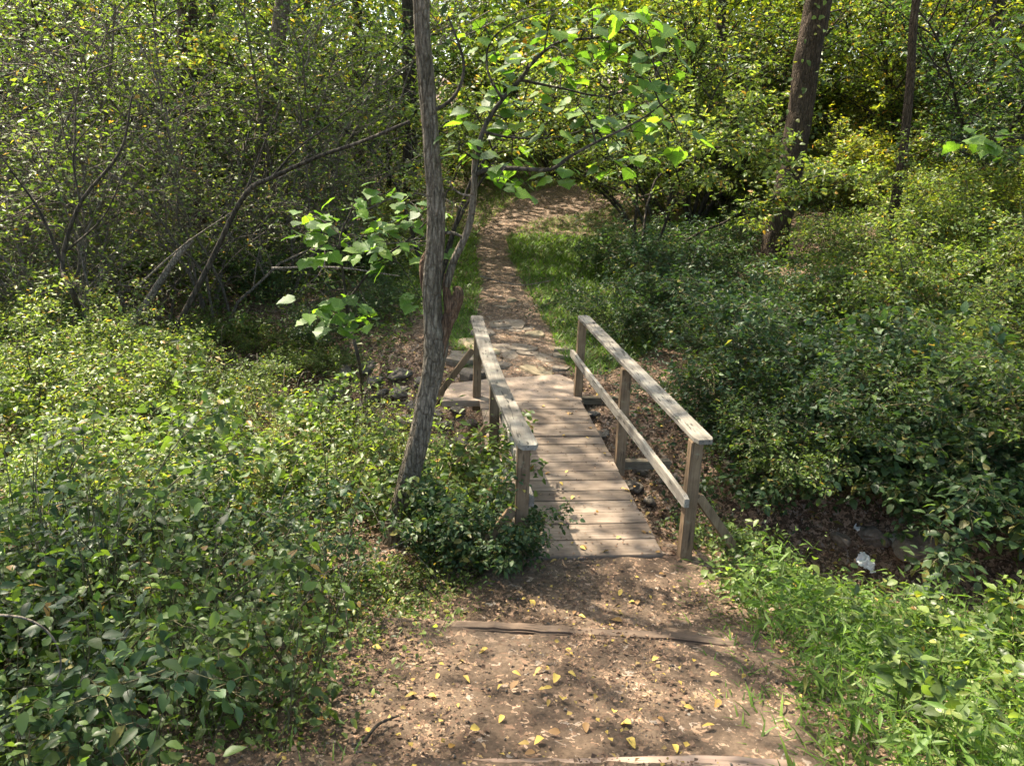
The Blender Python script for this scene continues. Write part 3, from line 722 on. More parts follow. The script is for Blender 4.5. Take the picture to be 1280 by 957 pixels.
def spray(tree, base, c, n, size, spread, twigs):
    """a cluster of n leaves hanging round a twig end c"""
    c = np.asarray(c)
    for k in range(n):
        a = rl.random()*6.283; rr = spread*math.sqrt(rl.random())
        p = c+np.array([math.cos(a)*rr, math.sin(a)*rr*.8, rl.normal(0, .05)])
        d = np.array([math.cos(a)+rl.normal(0, .3), math.sin(a)+rl.normal(0, .3)-.25, -.35+rl.normal(0, .2)])
        nz = np.array([rl.normal(0, .3), -.25+rl.normal(0, .3), 1.0])
        o = link('leaf', BIG[rl.integers(7)], tree); o.rotation_mode = 'QUATERNION'; o.rotation_quaternion = orient(d, nz)
        s = size*rl.uniform(.65, 1.2); o.location = tuple(p-base); o.scale = (s, s, s)
        twigs.append((smoothline([c-np.array([0, 0, .0]), (c+p)/2+np.array([0, 0, .012]), p], 4)-base, np.array([.0028, .002, .0018, .0015]), 3))
CL = [(600, 36), (655, 38), (690, 58), (735, 40), (775, 22), (705, 70), (662, 84), (805, 28), (828, 78), (800, 98), (762, 62), (628, 122), (652, 138), (692, 122), (722, 132), (762, 146), (802, 130), (830, 158), (790, 165), (732, 172), (682, 168), (642, 168), (575, 182), (592, 196), (622, 228), (650, 226), (702, 226), (762, 196), (790, 200), (742, 150), (702, 96), (822, 108), (852, 176), (640, 200), (740, 12), (690, 20), (840, 50), (620, 70), (600, 148)]
tw = []
br_all = np.concatenate([BR[k] for k in 'bcghij'])
for i, (px, py) in enumerate(CL):
    c = tp(px, py, rl.uniform(-.35, .45)); spray(fork, tb0, c, 7, .103, .13, tw)
    q = br_all[np.argmin(np.linalg.norm(br_all-c, axis=1))]
    tw.append((smoothline([q, (q+c)/2+np.array([0, 0, .04]), c], 6)-tb0, np.linspace(.006, .003, 6), 4))
link('twigs', tubes_mesh('twigs', tw, 'bark_dark'), fork, kind='stuff')

# -- broad-leaved sapling left of the forked tree
sb = onground(455, 520)
sap = empty('broadleaf_sapling', tuple(sb), 'sapling with pale broad leaves left of the forked trunk above the creek', 'sapling')
YS = 6.6
CLS = [(380, 268), (412, 285), (376, 290), (440, 258), (418, 305), (452, 296), (395, 315), (482, 242), (512, 252), (541, 262), (470, 276), (505, 276), (482, 302), (460, 316), (512, 312), (540, 318), (494, 328), (388, 378), (402, 392), (417, 406), (442, 396), (464, 400), (430, 376), (525, 372)]
tw = []; trunkP = smoothline([sb, aty(450, 460, 6.9), aty(436, 400, 6.8), aty(430, 350, 6.7), aty(425, 300, 6.6), aty(440, 262, 6.6)], 30)
st2 = smoothline([trunkP[14], aty(470, 330, 6.6), aty(510, 300, 6.5), aty(535, 275, 6.5)], 16)
for i, (px, py) in enumerate(CLS):
    c = aty(px, py, YS+rl.uniform(-.3, .3)); spray(sap, sb, c, 7, .128, .15, tw)
    allp = np.concatenate([trunkP, st2]); q = allp[np.argmin(np.linalg.norm(allp-c, axis=1))]
    tw.append((smoothline([q, (q+c)/2+np.array([0, 0, .04]), c], 6)-sb, np.linspace(.006, .003, 6), 4))
tw.append((st2-sb, np.linspace(.011, .006, 16), 6))
link('twigs', tubes_mesh('twigs', tw, 'bark_dark'), sap, kind='stuff')
link('trunk', tubes_mesh('trunk', [(trunkP-sb, np.linspace(.018, .008, 30), 7)], 'bark_dark'), sap)
# -- a leafy spray reaching in from the right edge
sb2 = onground(1330, 420)
sap2 = empty('broadleaf_sapling', tuple(sb2), 'dark sapling reaching in at the right edge of the view', 'sapling')
tw = []; t2 = smoothline([sb2, aty(1340, 300, 8.3), aty(1330, 230, 8.2), aty(1310, 180, 8.1)], 20)
for px, py in [(1205, 175), (1225, 183), (1245, 178), (1262, 190), (1275, 172), (1268, 60), (1275, 30), (1272, 90), (1240, 172)]:
    c = aty(px, py, 8.1); spray(sap2, sb2, c, 3, .17, .13, tw); q = t2[np.argmin(np.linalg.norm(t2-c, axis=1))]
    tw.append((smoothline([q, (q+c)/2+np.array([0, 0, .06]), c], 8)-sb2, np.linspace(.008, .003, 8), 4))
tw.append((t2-sb2, np.linspace(.022, .01, 20), 6)); link('twigs', tubes_mesh('twigs', tw, 'bark_dark'), sap2, kind='stuff')

# -- standing trees : px list of trunk centre, distance Y, radius in px at bottom / top of view
def std_tree(pxs, Yd, r_px, mat, label, seedv, top=15.0, lean=None, sides=18, name='woodland_tree', n=70):
    b = onground(*pxs[0]) if Yd is None else None
    if Yd is None: Yd = float(b[1])
    P = [aty(px, py, Yd) for px, py in pxs]
    gz = float(h(P[0][0], P[0][1])); b = np.array([P[0][0], P[0][1], gz])
    S = (Yd*math.cos(PITCH)+1.5*math.sin(PITCH))/FPX
    d = nrm(P[-1]-P[-2]); d = d/max(d[2], .3)
    P = [b-np.array([0, 0, .3])] + P; L = list(np.array([r_px[0]*1.25]+list(np.linspace(r_px[0], r_px[1], len(pxs))))*S)
    zz = P[-1][2]; q = P[-1]
    for z in np.linspace(zz+1.5, top, 5): P.append(q+np.array([d[0]*.7, d[1]*.7, 1])*(z-zz)*np.array([1, 1, 1])); L.append(L[-1]*.82)
    t = empty(name, tuple(b), label, 'tree')
    add_trunk(t, b, P, L, n, sides, mat, .13, seedv, 10)
    add_limbs(t, b, P, np.random.default_rng(int(seedv*10)), max(6.0, zz+.6), top, 9, 4.2, L[-4]*.55, mat)
    CROWNS.append((t, b, P[-3])); return t, b
big, bigb = std_tree([(972, 285), (985, 225), (1000, 140), (1012, 60), (1024, -5)], 14.0, (15, 15), 'bark_red', 'stout leaning tree trunk with vine leaves on the right bank', 3.1, n=110, sides=30)
std_tree([(1122, 235), (1130, 180), (1138, 100), (1141, 40), (1146, -5)], 13.0, (5.5, 4.5), 'bark_red', 'thin crooked reddish trunk right of the stout leaning tree', 4.2)
std_tree([(326, 190), (338, 120), (346, 60), (354, -5)], 15.5, (9, 9), 'bark', 'pale leaning trunk behind the twiggy shrubs on the left', 5.2)
std_tree([(447, 120), (446, 60), (447, -5)], 21, (6, 6), 'bark_red', 'brownish upright trunk between the pale leaning trunk and the forked tree', 6.1)
std_tree([(512, 130), (511, 60), (510, -5)], 20, (8, 7), 'bark_dark', 'dark trunk standing just behind the forked tree', 7.3)
std_tree([(606, 80), (603, 40), (600, -5)], 37, (12, 11), 'bark_dark', 'broad dark trunk at the top centre behind the broad leaves', 8.4)
std_tree([(262, 120), (264, 60), (263, -5)], 19, (6, 5), 'bark_dark', 'slim dark trunk among leaves at upper left', 9.1)
std_tree([(30, 110), (25, 60), (22, -5)], 17, (9, 8), 'bark_dark', 'dark trunk in the thicket at the upper left corner', 10.3)
std_tree([(963, 110), (962, 60), (960, -5)], 24, (5, 5), 'bark', 'thin pale trunk left of the stout leaning tree', 11.5)
std_tree([(1240, 100), (1244, 50), (1250, -5)], 19, (8, 7), 'bark_dark', 'grey trunk half hidden by leaves at upper right', 12.7)
std_tree([(912, 190), (905, 150), (900, 90), (902, -5)], 20, (7, 6), 'bark_dark', 'dark trunk in the shade behind the bright green leaves', 13.9)
for k, (x, y, r_) in enumerate([(-9.5, 6.0, .22), (-6.5, 16.0, .2), (-14, 10, .25), (8.5, 9.5, .2), (-4.6, .2, .2), (-11, 1.5, .22), (5.2, -1.5, .2)]):  # mostly out of view, included to carry shade-casting crowns
    b = np.array([x, y, float(h(x, y))]); lab = ['slim brown tree beyond the left edge of the view, nearest the creek', 'grey tree hidden in the thicket on the far left bank', 'stout tree far beyond the left edge of the view', 'brown tree beyond the right edge of the view', 'tree standing left of the viewer', 'tree far to the left of the viewer', 'tree standing right of the viewer'][k]
    t = empty('woodland_tree', tuple(b), lab, 'tree'); P = [b-np.array([0, 0, .3]), b+np.array([.05, 0, 2]), b+np.array([.2, .1, 5]), b+np.array([.1, .2, 9]), b+np.array([.3, .1, 14])]
    add_trunk(t, b, P, [r_*1.3, r_, r_*.9, r_*.7, r_*.35], 40, 14, 'bark_red', .13, 20.+k); add_limbs(t, b, P, np.random.default_rng(50+k), 6, 13.5, 9, 4.2, r_*.4, 'bark_red'); CROWNS.append((t, b, P[-2]))
CROWNS.append((fork, tb0, mp_[-3]))

# -- crowns: leaf clumps above the view, shared out to the nearest tree; gaps are cut where sun patches should fall
rc = np.random.default_rng(77)
SUNNY = [(1.2, 22.9, 1.6, 1.2), (2.95, 6.1, .5, .3),   # ground x, y, radius x, radius y : where light comes through the canopy
    (3.9, 3.2, 1.1, .9), (-3.6, 6.0, 3.0, 2.2), (-1.5, 5.3, .7, .7), (-6.5, 8.0, 3.0, 2.4), (-5.0, 12.5, 3.0, 2.0),
    (-.3, 3.6, .12, .15), (-.1, 2.95, .25, .05), (.95, 3.5, .2, .1), (.35, 5.6, .05, .2), (.35, 8.55, .1, .05),
    (2.3, 16.0, 1.2, 1.5), (1.4, 13.5, .5, .8), (1.0, 20, 1.4, 1.2), (2.5, 24.5, 3.5, 2.5), 
    (8.5, 19, 5, 4.0), (11.5, 13.5, 3.0, 2.5), (5.0, 24, 4, 4), (-2, 24, 4, 4), (6.4, 10.2, 1.3, .8), (3.7, 9.2, .7, .5),
    (2.0, 4.9, .5, .35), (2.9, 3.6, .8, .5), (2.7, 6.2, .4, .25), (-8, 20, 5, 4), (14, 26, 6, 6), (1, 32, 9, 6), (-14, 30, 8, 8), (4.5, 13, 1.0, .8), (8.5, 15.5, 3, 1.5)]
N = 8600
C = np.stack([rc.uniform(-22, 18, N), rc.uniform(-5, 34, N), rc.uniform(8.5, 15, N)], -1)
G = C - SUN[None]*((C[:, 2]-.2)/SUN[2])[:, None]
dens = .88+.6*fbm(C[:, 0]*.3, C[:, 1]*.3)-.62*sstep(9.5, 13, G[:, 1])-.35*sstep(-2, -4.5, G[:, 0])  # crown density shaped by where its shadow lands, to place the shade
dens = np.where((G[:, 0] > -1.3) & (G[:, 0] < 2.2) & (G[:, 1] > 1) & (G[:, 1] < 9.3), dens+.8, dens)
dens = np.where((G[:, 0] > -1.6) & (G[:, 0] < 1.0) & (G[:, 1] >= 9.3) & (G[:, 1] < 19), dens+.6, dens)
dens = np.where((G[:, 0] > 1.2) & (G[:, 0] < 6.5) & (G[:, 1] > 5.5) & (G[:, 1] < 12.5), dens+.45, dens)
dens = np.where((G[:, 0] < -.9) & (G[:, 1] < 3.7), dens+.6, dens)
keep = rc.random(N) < np.clip(dens, .1, .97)
for (x, y, a, b) in SUNNY:
    q = ((G[:, 0]-x)/(a+.35))**2+((G[:, 1]-y)/(b+.35))**2
    keep &= ~((q < 1) & (rc.random(N) < .96))
px_, py_ = [], []
keep &= (C[:, 2]-CAM[2])/np.maximum(C[:, 1], .5) > math.tan(R(11.5))    # crowns start above the view
C = C[keep]
bxy = np.array([p[:2] for _, _, p in CROWNS])
own = np.argmin(((C[:, None, :2]-bxy[None])**2).sum(-1), 1)
for k, (t, b, _) in enumerate(CROWNS):
    Ck = C[own == k]
    if not len(Ck): continue
    m_ = 26; n = len(Ck)*m_
    P = np.repeat(Ck, m_, 0)+rc.normal(0, 1, (n, 3))*np.array([.42, .42, .2])
    d = rc.normal(0, 1, (n, 3)); d[:, 2] = d[:, 2]*.4-.3; nv = np.array([0, 0, 1.])+rc.normal(0, .35, (n, 3))
    V, T, L = place(TD, P-b, d, nv, rc.uniform(.14, .28, n), rc.uniform(.1, .9, n), rc)
    link('crown', mesh_np('crown', V, T, 'leaf_mid', L), t)

# ================================================================= UNDERGROWTH (one mass nobody could count)
def scatter(rng, region, dens, keepf=None):
    (x0, x1), (y0, y1) = region; n = int((x1-x0)*(y1-y0)*dens)
    x = rng.uniform(x0, x1, n); y = rng.uniform(y0, y1, n)
    if keepf is not None: k = keepf(x, y); x, y = x[k], y[k]
    return x, y
def herb(rng, x, y, hgt, size, tm, leaves_per=9, tint=(.1, .8), spread=.10):
    """upright little stems with leaves up the stem; returns leaves and stems arrays"""
    n = len(x); z = h(x, y); H = hgt*(.35+.9*rng.random(n))*np.clip(1.05+1.5*fbm(x*1.1+4, y*1.1), .3, 2.1)
    lean = rng.normal(0, .22, (n, 2))
    P, D, S_, T_ = [], [], [], []
    k = leaves_per
    f = (np.arange(k)[None]+rng.random((n, k)))/k*.92+.08
    zz = z[:, None]+H[:, None]*f
    xx = x[:, None]+lean[:, :1]*H[:, None]*f; yy = y[:, None]+lean[:, 1:]*H[:, None]*f
    a = rng.random((n, 1))*6.283+np.arange(k)[None]*2.4+rng.normal(0, .4, (n, k))
    dx, dy = np.cos(a), np.sin(a)
    off = spread*(.3+.7*rng.random((n, k)))*(1.1-.5*f)
    pos = np.stack([xx+dx*off, yy+dy*off, zz+rng.normal(0, .012, (n, k))], -1).reshape(-1, 3)
    d = np.stack([dx, dy, -.25+rng.normal(0, .4, (n, k))], -1).reshape(-1, 3)
    nv = np.array([0, 0, 1.])+rng.normal(0, .55, (n*k, 3)); nv[:, 2] = np.abs(nv[:, 2])
    base_t = rng.random(n)[:, None]*.35
    t = (tint[0]+(tint[1]-tint[0])*(rng.beta(2, 2.4, (n, k))*.7+base_t)).reshape(-1)
    odd = rng.random(n*k) < .012; t[odd] = rng.uniform(.93, 1, odd.sum())
    sz = (size*(.35+1.15*rng.random((n, k))**1.5)*(.75+.6*rng.random((n, 1)))*(1.2-.45*f)).reshape(-1)
    leaves = place(tm, pos, d, nv, sz, t, rng)
    # stems: thin upright triangles strips
    tops = np.stack([x+lean[:, 0]*H, y+lean[:, 1]*H, z+H], -1); bs = np.stack([x, y, z-.02], -1)
    tops = bs+(tops-bs)*.82; dv = tops-bs; nn = nrm(np.stack([rng.normal(0, 1, n), rng.normal(0, 1, n), np.zeros(n)], -1))
    st = place((np.array([(-.0055, 0, 0), (.0055, 0, 0), (.002, 1, 0), (-.002, 1, 0)]), np.array([(0, 1, 2), (0, 2, 3)])), bs, dv, nn, np.linalg.norm(dv, axis=1), np.full(n, .3), rng)
    return leaves, st
def emit(name, parts, mat, label):
    V, T, L = cat_(parts); link(name, mesh_np(name, V, T, mat, L), kind='stuff', label=label); return len(T)
rg = np.random.default_rng(31)
creekd = lambda x, y: dist_poly(x, y, CREEK)
def lim_left(y):   # left margin of the trodden path / bridge
    return np.interp(y, [0, 2.0, 2.9, 3.5, 4.0, 4.5, 5.0, 5.4, 7, 9], [-.92, -.80, -.62, -.44, -.30, -.08, .06, .0, -.35, -.75])
def lim_right(y):
    return np.interp(y, [0, 2.6, 3.3, 4.0, 4.5, 5.0, 5.5], [1.06, 1.03, 1.2, 1.26, 1.24, 1.42, 1.6])
wob = lambda x, y: .18*fbm(x*1.5, y*1.5)
# A: big-leaved tangle low on the left, in the foreground
parts = []; stems = []
clump = lambda x, y: (fbm(x*2.3+7, y*2.3) > -.24) & (((x-tb0[0]+.06)/.30)**2+((y-tb0[1]+.60)/.85)**2 > 1)
kf = lambda x, y: (x < lim_left(y)-.06+wob(x, y)) & clump(x, y)
for (reg, dens, hg, sz, lp) in [(((-3.6, -.9), (.9, 3.1)), 140, .74, .050, 11), (((-4.6, -.8), (2.9, 4.6)), 130, .62, .047, 11)]:
    x, y = scatter(rg, reg, dens, kf); a, s = herb(rg, x, y, hg, sz, TO, lp, (.05, .62), .10); parts.append(a); stems.append(s)
emit('ground_plants', parts, 'leaf_mid', 'tangle of broad dark green leaves low on the left in the foreground')
# B: sunlit nettly plants mid left
parts = []
kf2 = lambda x, y: (x < lim_left(y)-.08+wob(x, y)) & clump(x, y) & (creekd(x, y) > .55+.3*fbm(x, y))
x, y = scatter(rg, ((-6.5, .1), (4.2, 8.8)), 170, kf2); sp_ = fbm(x*.8+9, y*.8)+rg.normal(0, .16, len(x))
q = sp_ < .05; a, s = herb(rg, x[q], y[q], .36, .036, TD, 12, (.25, 1), .07); parts.append(a); stems.append(s)
q = (sp_ >= .05) & (sp_ < .38); a, s = herb(rg, x[q], y[q], .52, .058, TM, 10, (.1, .85), .10); parts.append(a); stems.append(s)
q = sp_ >= .38; a, s = herb(rg, x[q], y[q], .70, .085, (T_diamond(.28, .05)), 13, (.3, .95), .06); parts.append(a); stems.append(s)
x, y = scatter(rg, ((-2.2, -.1), (2.6, 4.9)), 120, lambda x, y: x < lim_left(y)-.04+wob(x, y)); a, s = herb(rg, x, y, .22, .035, TO, 7, (.2, .9), .06); parts.append(a); stems.append(s)
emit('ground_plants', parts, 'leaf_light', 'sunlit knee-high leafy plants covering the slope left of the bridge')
# C: far left and around the creek
parts = []
kf3 = lambda x, y: (creekd(x, y) > .75+.3*fbm(x, y)) & (trail_dist(x, y) > .9) & ((x < -.95) | (y > 10.5))
x, y = scatter(rg, ((-12, -.8), (8.6, 17)), 50, kf3); a, s = herb(rg, x, y, .5, .065, TD, 9, (.05, .8), .11); parts.append(a); stems.append(s)
x, y = scatter(rg, ((-9, -3), (4, 12)), 60, kf3); a, s = herb(rg, x, y, .55, .055, TD, 9, (.05, .8), .10); parts.append(a); stems.append(s)
x, y = scatter(rg, ((-2.6, -.75), (9.6, 12)), 60, kf3); a, s = herb(rg, x, y, .2, .05, TD, 7, (.05, .5), .09); parts.append(a); stems.append(s)
x, y = scatter(rg, ((-34, 36), (16.5, 46)), 8, lambda x, y: (trail_dist(x, y) > .5) & ((trail_dist(x, y) > 4) | (y > 30)) & (np.abs(x) < y*.72)); a, s = herb(rg, x, y, .8, .20, TD, 8, (.1, .95), .22); parts.append(a)
emit('ground_plants', parts, 'leaf_mid', 'undergrowth on the far bank left of the trail and through the woodland behind')
# D: right bank undergrowth, dark
parts = []
kf4 = lambda x, y: (creekd(x, y) > .62+.4*fbm(x*1.2, y*1.2)) & (x > np.interp(y, [7, 9, 11, 13, 17], [1.6, 1.15, 1.35, 2.2, 3.4]))
x, y = scatter(rg, ((1.0, 13), (6.8, 18)), 45, kf4); a, s = herb(rg, x, y, .34, .055, TD, 9, (.05, .75), .10); parts.append(a); stems.append(s)
x, y = scatter(rg, ((1.2, 2.8), (5.2, 8)), 40, lambda x, y: (x > np.interp(y, [5.2, 9], [1.75, 1.2])) & (fbm(x*2, y*2) > .0)); a, s = herb(rg, x, y, .25, .05, TD, 7, (.05, .6), .08); parts.append(a); stems.append(s)
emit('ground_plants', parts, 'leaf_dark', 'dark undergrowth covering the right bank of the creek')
# E: soft leafy plants of the right foreground
parts = []
kf5 = lambda x, y: (x > lim_right(y)+.75+wob(x, y)) & (creekd(x, y) > 1.75)
x, y = scatter(rg, ((1.9, 6), (1.0, 5.2)), 48, kf5); a, s = herb(rg, x, y, .38, .056, TO, 9, (.2, .9), .10); parts.append(a); stems.append(s)
kf6 = lambda x, y: (x > lim_right(y)+.05) & (creekd(x, y) > .9)
x, y = scatter(rg, ((1.35, 2.6), (4.5, 5.9)), 75, kf6); a, s = herb(rg, x, y, .30, .06, TO, 8, (.1, .7), .08); parts.append(a); stems.append(s)
emit('ground_plants', parts, 'leaf_light', 'light green leafy plants among the grass at lower right')
emit('plant_stems', stems, 'stem', 'thin stems of the undergrowth plants')

# grass
def blades(rng, x, y, L, tm, wfac=1.0, upv=1.1, tint=(.05, .85), zoff=0):
    n = len(x); z = h(x, y)+zoff; a = rng.random(n)*6.283
    d = np.stack([np.cos(a), np.sin(a), upv*(.4+rng.random(n))], -1); nv = np.stack([-np.cos(a)*.8, -np.sin(a)*.8, np.full(n, 1.0)], -1)
    Vt, Ft = tm; Vt = Vt*np.array([wfac, 1, 1])
    patch = .25*fbm(x*.6, y*.6)
    return place((Vt, Ft), np.stack([x, y, z-.01], -1), d, nv, L*(.5+.8*rng.random(n)), tint[0]+(tint[1]-tint[0])*np.clip(rng.beta(2, 2, n)+patch, 0, 1), rng)
parts = []
def gz(x, y):
    td = trail_dist(x, y); e = .10*fbm(x*2, y*2)
    left = (x < tcx(y)) & (x > tcx(y)-np.interp(y, [9, 12, 16, 30], [.55, 1.2, 3.2, 8])); right = (x >= tcx(y)) & (x < tcx(y)+np.interp(y, [9.5, 11, 14, 20, 40], [.9, 2.0, 3.0, 6.5, 20]))
    return (td > -.07+e) & (left | right)
_o = np.argsort(tc_[:, 1])
def tcx(y): return np.interp(y, tc_[_o, 1], tc_[_o, 0])
for (reg, dens, L, wf) in [(((-2, 4.5), (9.7, 13.5)), 1500, .15, 1.1), (((-4, 7), (13.5, 20)), 900, .17, 1.3), (((-8, 14), (20, 36)), 700, .15, 3.2)]:
    x, y = scatter(rg, reg, dens, gz)
    if reg[1][0] >= 20: q = (trail_dist(x, y) < 5+rg.normal(0, .8, len(x))); x, y = x[q], y[q]
    parts.append(blades(rg, x, y, L, TT if reg[1][0] < 20 else (np.array([(-.04, 0, 0), (.04, 0, 0), (0, 1, -.2)]), np.array([(0, 1, 2)])), wf if reg[1][0] < 20 else 1))
emit('grass', parts, 'grass', 'lush green grass on both sides of the trail beyond the bridge')
parts = []
kg = lambda x, y: (x > lim_right(y)-.05+wob(x, y)*1.3) & (creekd(x, y) > 1.5)
x, y = scatter(rg, ((1.1, 6), (1.0, 5.3)), 900, kg); parts.append(blades(rg, x, y, .15, TB, 1.4, .8))
x, y = scatter(rg, ((1.3, 6), (1.0, 5.3)), 60, lambda x, y: kg(x-.5, y)); parts.append(blades(rg, x, y, .26, TB, .8, 1.0))
kg2 = lambda x, y: (x < lim_left(y)+.10+wob(x, y)) & (x > lim_left(y)-.75) & (fbm(x*1.7+3, y*1.7) > -.25)
x, y = scatter(rg, ((-2.4, .1), (1.6, 5.2)), 650, kg2); parts.append(blades(rg, x, y, .13, TB, 1.2, .8, (.2, 1)))
emit('grass', parts, 'grass', 'tufted grass along the edges of the dirt path in the foreground')
# lance-leaved stiltgrass plants right foreground
x, y = scatter(rg, ((1.5, 5.5), (1.2, 5.2)), 170, lambda x, y: (x > lim_right(y)+.2+wob(x, y)) & (creekd(x, y) > 1.6)); a, s = herb(rg, x, y, .30, .085, (T_diamond(.2, .03)), 9, (.1, .9), .02)
emit('grass', [a, s], 'grass', 'lance-leaved grass plants at lower right')

# litter
parts = []
def flatlitter(rng, x, y, z, size, tint=(0, 1)):
    n = len(x); a = rng.random(n)*6.283; d = np.stack([np.cos(a), np.sin(a), rng.normal(0, .18, n)], -1); nv = np.array([0, 0, 1.])+rng.normal(0, .28, (n, 3))
    return place(T_diamond(.62, .18), np.stack([x, y, z+.008], -1), d, nv, size*(.4+.9*rng.random(n)), rng.uniform(tint[0], tint[1], n), rng, .5)
kl = lambda x, y: fbm(x*1.8, y*1.8) > rg.uniform(-.25, .5, len(x))
x, y = scatter(rg, ((-1.3, 1.8), (2.0, 5.1)), 1000, kl); parts.append(flatlitter(rg, x, y, h_step(x, y)+.012, .029, (0, .97)))
x, y = scatter(rg, ((-1.3, 1.8), (2.0, 5.1)), 3000, kl); parts.append(flatlitter(rg, x, y, h_step(x, y)+.008, .012, (0, .9)))
x, y = scatter(rg, ((-5, 7), (4.6, 11.5)), 260, lambda x, y: creekd(x, y) < 1.9); parts.append(flatlitter(rg, x, y, h(x, y)+.01, .055, (0, 1)))
x, y = scatter(rg, ((-6, 9), (9.3, 26)), 70, lambda x, y: trail_dist(x, y) < .12); parts.append(flatlitter(rg, x, y, h(x, y)+.035, .05, (0, .9)))
x, y = scatter(rg, ((-4, -.5), (1, 9)), 150, kl); parts.append(flatlitter(rg, x, y, h(x, y)+.01, .05, (0, 1)))
emit('leaf_litter', parts, 'litter', 'small brown leaf litter strewn over path and creek bank')
# litter on the deck
nL = 520; xx = rg.uniform(-.6, .6, nL); yy = rg.uniform(0, 4.2, nL); c_, s_ = math.cos(BA), math.sin(BA)
wx = BX+c_*xx-s_*yy; wy = BY+s_*xx+c_*yy
a = flatlitter(rg, wx, wy, np.full(nL, -.001), .022, (0, .9)); emit('leaf_litter', [a], 'litter', 'crumbs of brown leaf litter on the bridge planks')

# pebbles
x, y = scatter(rg, ((-1.2, 1.7), (2.1, 5.0)), 150, kl); n = len(x)
oc = (np.array([(1, 0, 0), (0, 1, 0), (-1, 0, 0), (0, -1, 0), (0, 0, .7), (0, 0, -.7)], float)*.5, np.array([(0, 1, 4), (1, 2, 4), (2, 3, 4), (3, 0, 4), (1, 0, 5), (2, 1, 5), (3, 2, 5), (0, 3, 5)]))
V, T, L = place(oc, np.stack([x, y, h_step(x, y)+.006], -1), rg.normal(0, 1, (n, 3)), rg.normal(0, 1, (n, 3)), rg.uniform(.008, .026, n), np.zeros(n), rg)
link('pebbles', mesh_np('pebbles', V, T, 'rock', L, True), kind='stuff', label='small pebbles pressed into the dirt path')

# dry stalks and runners through the left slope
tb = []
for k in range(420):
    x = rg.uniform(-6, -.6); y = rg.uniform(3.0, 9); 
    if x > lim_left(y)-.35: continue
    z = float(h(x, y)); a = rg.random()*6.28; L = rg.uniform(.3, .9); hh = rg.uniform(.2, .75)
    q = [np.array([x, y, z]), np.array([x+.4*L*math.cos(a), y+.4*L*math.sin(a), z+hh]), np.array([x+L*math.cos(a), y+L*math.sin(a), z+hh*rg.uniform(.4, 1.2)])]
    tb.append((smoothline(q, 8), np.linspace(.0035, .0012, 8), 3))
V, T, L = cat_([tube(p, r, s, cap=False) for p, r, s in tb]); link('dry_stalks', mesh_np('dry_stalks', V, T, 'twig', None, True), kind='stuff', label='dry pale stalks and runners through the left undergrowth')
# ================================================================= SHRUBS
rk = np.random.default_rng(41)
KM = [plant_kind(rk, 'leaf_mid', .052, 34, TD, (.05, .85), stems=16, height=1.5, spread=1.1, lv2=10, lv3=6, r0=.010, arch=1.1, base_r=.35) for _ in range(3)]
KD = [plant_kind(rk, 'leaf_dark', .058, 34, TD, (.05, .8), stems=14, height=1.5, spread=.9, lv2=10, lv3=6, r0=.012, arch=.8, base_r=.3) for _ in range(3)]
KR = [plant_kind(rk, 'leaf_dark', .078, 26, TO, (.1, .95), stems=12, height=1.35, spread=1.2, lv2=9, lv3=6, r0=.011, arch=1.3, base_r=.3) for _ in range(2)]
KL = [plant_kind(rk, 'leaf_light', .060, 30, TD, (.1, .9), stems=14, height=1.8, spread=.9, lv2=10, lv3=6, r0=.012, arch=.8, base_r=.3) for _ in range(2)]
KY = [plant_kind(rk, 'leaf_yellow', .075, 26, TD, (.05, .9), stems=12, height=2.4, spread=.8, lv2=10, lv3=6, r0=.014, arch=.7, base_r=.3) for _ in range(2)]
KT = [plant_kind(rk, ['leaf_light', 'leaf_mid', 'leaf_light'][q_], .080, 7.5, TD, (.0, .85), 'twig', stems=9, height=4.6, spread=.75, lv2=10, lv3=7, r0=.026, arch=.45, base_r=.3, wob=.16, l2=.42, l3=.5, start=.12) for q_ in range(3)]
KB = [plant_kind(rk, ['leaf_mid', 'leaf_dark'][q_], .044, 42, TO, (.0, .75), stems=9, height=.85, spread=1.0, lv2=7, lv3=4, r0=.006, arch=1.0, base_r=.2) for q_ in range(2)]
KD2 = [plant_kind(rk, 'leaf_dark', .050, 40, TO, (.1, .95), stems=13, height=.78, spread=.42, lv2=8, lv3=5, r0=.006, arch=.5, base_r=.2, l2=.36) for _ in range(2)]
KN = [plant_kind(rk, 'leaf_mid', .06, 26, TO, (.1, .9), stems=9, height=.8, spread=.8, lv2=7, lv3=4, r0=.006, arch=.9, base_r=.14) for _ in range(2)]
def shrub(px, py, kinds, s, label, group=None, name='shrub', cat='shrub', Y=None, dz=0):
    p = onground(px, py) if Y is None else aty(px, py, Y); z = float(h(p[0], p[1]))
    return put_plant(name, kinds[rk.integers(len(kinds))], (p[0], p[1], z-.03+dz), label, cat, group, rk.random()*6.28, s)
